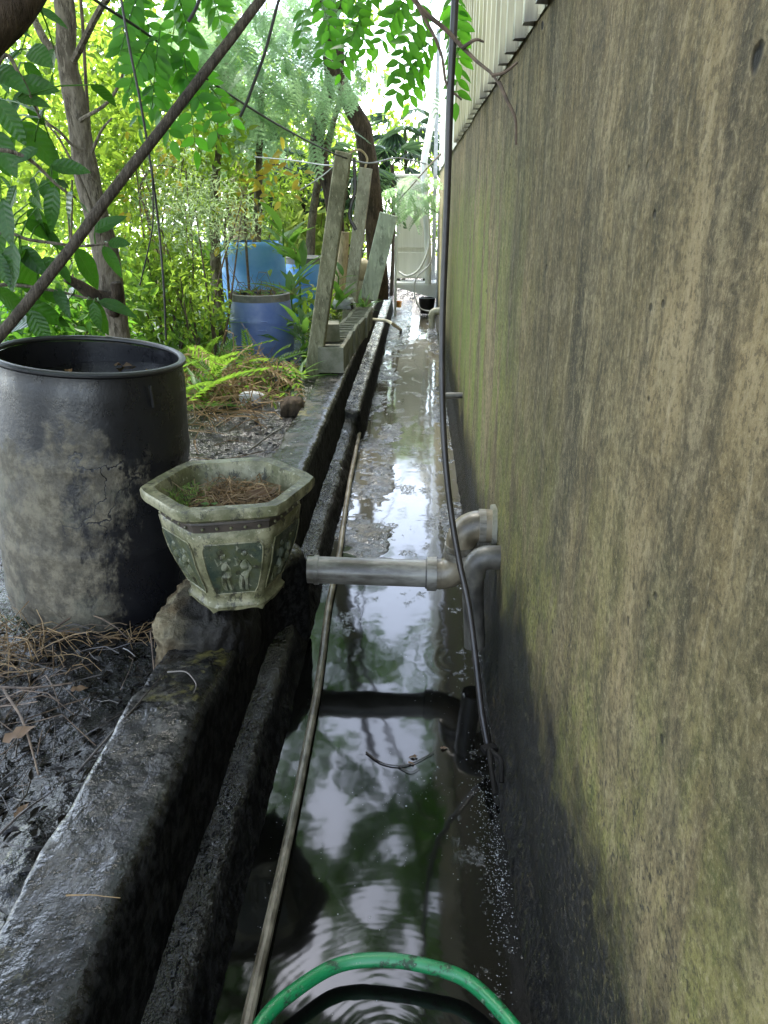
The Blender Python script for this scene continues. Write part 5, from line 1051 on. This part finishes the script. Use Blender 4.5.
for lb, (x, y, Y), n in (('fern leaning over the brown heap beside the drum rim', (200, 352, 5.0), 5), ('fern beside the dark stone before the cinder blocks', (262, 372, 5.5), 7), ('young fern between the pale trunk and the drum', (145, 345, 4.6), 9), ('fern under the grey narrow-leaved shrub', (215, 315, 5.4), 9)):
    q = pc(x, y, Y); q[2] = gz(q[0], q[1]) + .08; fronds_thing('fern', lb, 'fern', FT, 'leaf_fern', [q], n, rs, (.5, .85), (-1.25, -.4), 'ferns in the garden')
n_ = 5200; ux, uy = rs.uniform(-3.4, -1.55, n_), rs.uniform(3.3, 6.6, n_); uz = ground_z(ux, uy) + np.abs(rs.normal(0, .10, n_)); Ls = rs.uniform(.04, .09, n_)
o = cloud_obj('ground_cover', leaf_cloud(np.stack([ux, uy, uz], 1), rdir(n_, .2, rs), rdir(n_, 1.8, rs), Ls, Ls * .45), M['leaf_fern'], None, True); tag(o, 'low green weeds covering the soil behind the black drum')
bush('bush', 'tall sunlit bush high behind the pale trunk', 'bush', pc(85, 45, 11.0), (2.1, .8, 1.3), 5200, .13, .45, 'leaf_bright', seed=61, stems=1)
bush('bush', 'sunlit bush high behind the feathery crowns', 'bush', pc(300, 60, 13.5), (2.2, .8, 1.2), 4200, .14, .42, 'leaf_bright', seed=62, stems=1)
n_ = 380; ux, uy = rs.uniform(-1.55, -.80, n_), rs.uniform(4.75, 6.1, n_); uz = ground_z(ux, uy) + .02 + np.abs(rs.normal(0, .06, n_)); Ls = rs.uniform(.03, .07, n_)
o = cloud_obj('small_weeds', leaf_cloud(np.stack([ux, uy, uz], 1), rdir(n_, .3, rs), rdir(n_, 1.6, rs), Ls, Ls * .4), M['leaf_fern'], None, True); tag(o, 'scattered small green weeds among the dead ferns by the kerb')
for lb, (x, y, Y), n, L in (('straw-coloured grass clump at the kerb edge before the cinder blocks', (296, 385, 5.6), 22, .26), ('grass clump sprouting from the dead fern heap', (236, 372, 5.3), 20, .28), ('grass clump right behind the rim of the black drum', (196, 372, 4.9), 20, .30)):
    q = pc(x, y, Y); q[2] = gz(q[0], q[1]); straps('grass_clump', lb, q, n, L, STP, rs, .7, 'grass clumps', .02)
# ------------------------------------------------------------------ litter on the near mud
r = np.random.RandomState(31)
n_ = 1900; lx, ly = r.uniform(-1.9, -.71, n_), r.uniform(.55, 2.3, n_); extra = 450
lx = np.r_[lx, r.uniform(-1.35, -.70, extra)]; ly = np.r_[ly, r.uniform(2.7, 4.6, extra)]
kp = (np.hypot(lx - DRUM[0], ly - DRUM[1]) > .36); lx, ly = lx[kp], ly[kp]
Pt = np.stack([lx, ly, ground_z(lx, ly) + .004], 1); Ls = r.uniform(.012, .045, len(lx)); Dd = rdir(len(lx), 0, r) * np.array([1, 1, .2])
n = N('wet_litter'); M['wet_litter'] = n.done(n.pbr(n.mix(n.noise(20, 3), (.005, .005, .005), (.022, .018, .013)), n.rng(n.noise(30, 3), .4, .6, .2, .5), n.bump(n.noise(60, 2, .5), .6, .003), ior=1.33, spec=.35))
o = cloud_obj('wet_litter', leaf_cloud(Pt, Dd, rdir(len(lx), 4, r), Ls, Ls * r.uniform(.2, .5, len(lx)), .3, .2), M['wet_litter'], None, True); tag(o, 'black rotten leaf litter pressed into the wet mud')
def edge_straw(n, cx, cy, sx, sy, L, w, mat, name, lb, lift=.3, dz=.012):
    o = cloud_obj(name, straws(n, cx, cy, sx, sy, lambda x, y: gz(x, y) + dz, L, w, r, lift, lambda x, y: x < -.74 and math.hypot(x - DRUM[0], y - DRUM[1]) > .31), M[mat], None, True); tag(o, lb)
edge_straw(260, -1.34, 2.02, .14, .10, .17, .0018, 'straw', 'dry_grass', 'tan dry grass lying against the foot of the black drum', .35)
edge_straw(60, -1.0, 2.14, .12, .03, .09, .0016, 'straw', 'dry_straw', 'short tan straw along the front edge of the black drum', .15)
edge_straw(90, -1.25, 1.65, .22, .2, .22, .0019, 'twig', 'dry_stems', 'brown stems strewn over the mud before the drum', .22)
edge_straw(110, -.98, 1.35, .2, .42, .16, .0019, 'twig_wet', 'wet_stems', 'black wet stems strewn over the mud beside the kerb', .18)
edge_straw(70, -.95, 3.7, .16, .4, .3, .0022, 'twig_wet', 'wet_stalks', 'black wet stalks on the mud behind the flowerpot', .12)
def ztwig(pts, rad, lb, mat):
    V = curve([P(x, y, Z=z) for x, y, z in pts], 16); tag(MB().tube(V, np.linspace(rad, rad * .45, len(V)), 6).jitter(.002, 25).build('twig', M[mat], base=V[0]), lb, 'twig', 'twigs on the mud')
ztwig([(-10, 687, .33), (30, 688, .34), (72, 683, .33)], .0045, 'straight reddish twig lying across the mud before the drum', 'twig')
ztwig([(4, 690, .34), (22, 720, .35), (32, 750, .34), (38, 775, .33)], .004, 'reddish twig curving down from the straight twig', 'twig')
ztwig([(48, 632, .31), (80, 614, .33), (108, 622, .32), (130, 640, .28)], .0035, 'grey twig leaning on the foot of the black drum', 'twig')
ztwig([(76, 774, .36), (110, 735, .40), (150, 690, .42), (168, 668, .40)], .0035, 'wet black twig along the inner edge of the kerb', 'twig_wet')
ztwig([(168, 672, .42), (186, 672, .44), (196, 684, .43), (194, 694, .42)], .0030, 'small hooked wet twig on the kerb before the flowerpot', 'twig_wet')
ztwig([(66, 896, .415), (90, 895, .418), (120, 898, .412)], .0016, 'pale straw lying across the kerb top in front', 'straw')
ztwig([(250, 450, .40), (275, 432, .42), (300, 420, .43)], .006, 'dark stick lying on the mud behind the flowerpot', 'twig_wet')
ztwig([(-8, 842, .36), (20, 815, .38), (42, 798, .37)], .004, 'thick wet twig on the mud at the kerb edge', 'twig_wet')
for x, y, z, d, s_, lb in ((2, 742, .35, (.8, .5, .3), .085, 'tan curled dead leaf on the mud beside the reddish twig'), (14, 818, .36, (.3, .9, .2), .045, 'small yellowish leaf on the mud at the kerb edge'), (70, 690, .33, (.9, .2, .1), .05, 'small brown leaf on the mud before the drum')):
    o = link('fallen_leaf', dl); put(o, P(x, y, Z=z), d, (0, -.3, 1), s_, None); tag(o, lb, 'leaf', 'dead leaves')

# foam specks and drifting scraps on the water
mb = MB(); r = np.random.RandomState(77)
def speck(x, y, q):
    k = 6; V = [(x, y, q * .3)] + [(x + q * math.cos(a), y + q * math.sin(a) * 1.1, .0004) for a in np.linspace(0, 2 * math.pi, k + 1)[:-1] + r.rand()]
    mb.add(V, [(0, 1 + j, 1 + (j + 1) % k) for j in range(k)])
for cx, cy, sx, sy, m in ((.228, 1.52, .020, .13, 620), (.215, 1.80, .022, .10, 160), (.245, 2.15, .016, .2, 130), (.21, 1.18, .012, .10, 60), (.03, 1.80, .11, .05, 60), (-.03, 1.55, .14, .16, 70), (-.35, 1.75, .012, .5, 80), (.06, 2.35, .10, .12, 50)):
    for i in range(m):
        x, y = r.normal(cx, sx), r.normal(cy, sy)
        if -.375 < x < .262: speck(x, y, abs(r.normal(.0002, .0006)) + .0005)
n = N('grey_foam'); M['foam'] = n.done(n.pbr((.20, .21, .225), .35))
o = mb.build('foam', M['foam'], base=(0, 0, 0)); o['kind'] = 'stuff'; tag(o, 'tiny pale foam specks drifting on the dark water')
def floater(pts, rad, lb):
    V = curve([P(x, y, Z=.004) for x, y in pts], 14); tag(MB().tube(V, np.linspace(rad, rad * .5, len(V)), 5).jitter(.002, 40).build('floating_twig', M['twig_wet'], base=V[0]), lb, 'twig', 'twigs floating in the channel')
floater([(366, 752), (380, 762), (398, 766), (416, 762), (434, 752)], .003, 'black twig floating in the middle of the channel past the pipe reflection')
floater([(398, 766), (410, 772), (420, 768)], .002, 'short black twig touching the longer floating twig')
for (x, y), sz, lb in (((418, 756), .03, 'small dark leaf caught on the floating twig'), ((440, 748), .026, 'small leaf scrap drifting past the end of the floating twig'), ((408, 762), .022, 'tiny leaf scrap in the fork of the floating twigs')):
    o = link('drifting_leaf', dl); put(o, P(x, y, Z=.005), (math.cos(x), math.sin(x), .02), (0, 0, 1), sz, None); tag(o, lb, 'leaf', 'leaf scraps on the water')
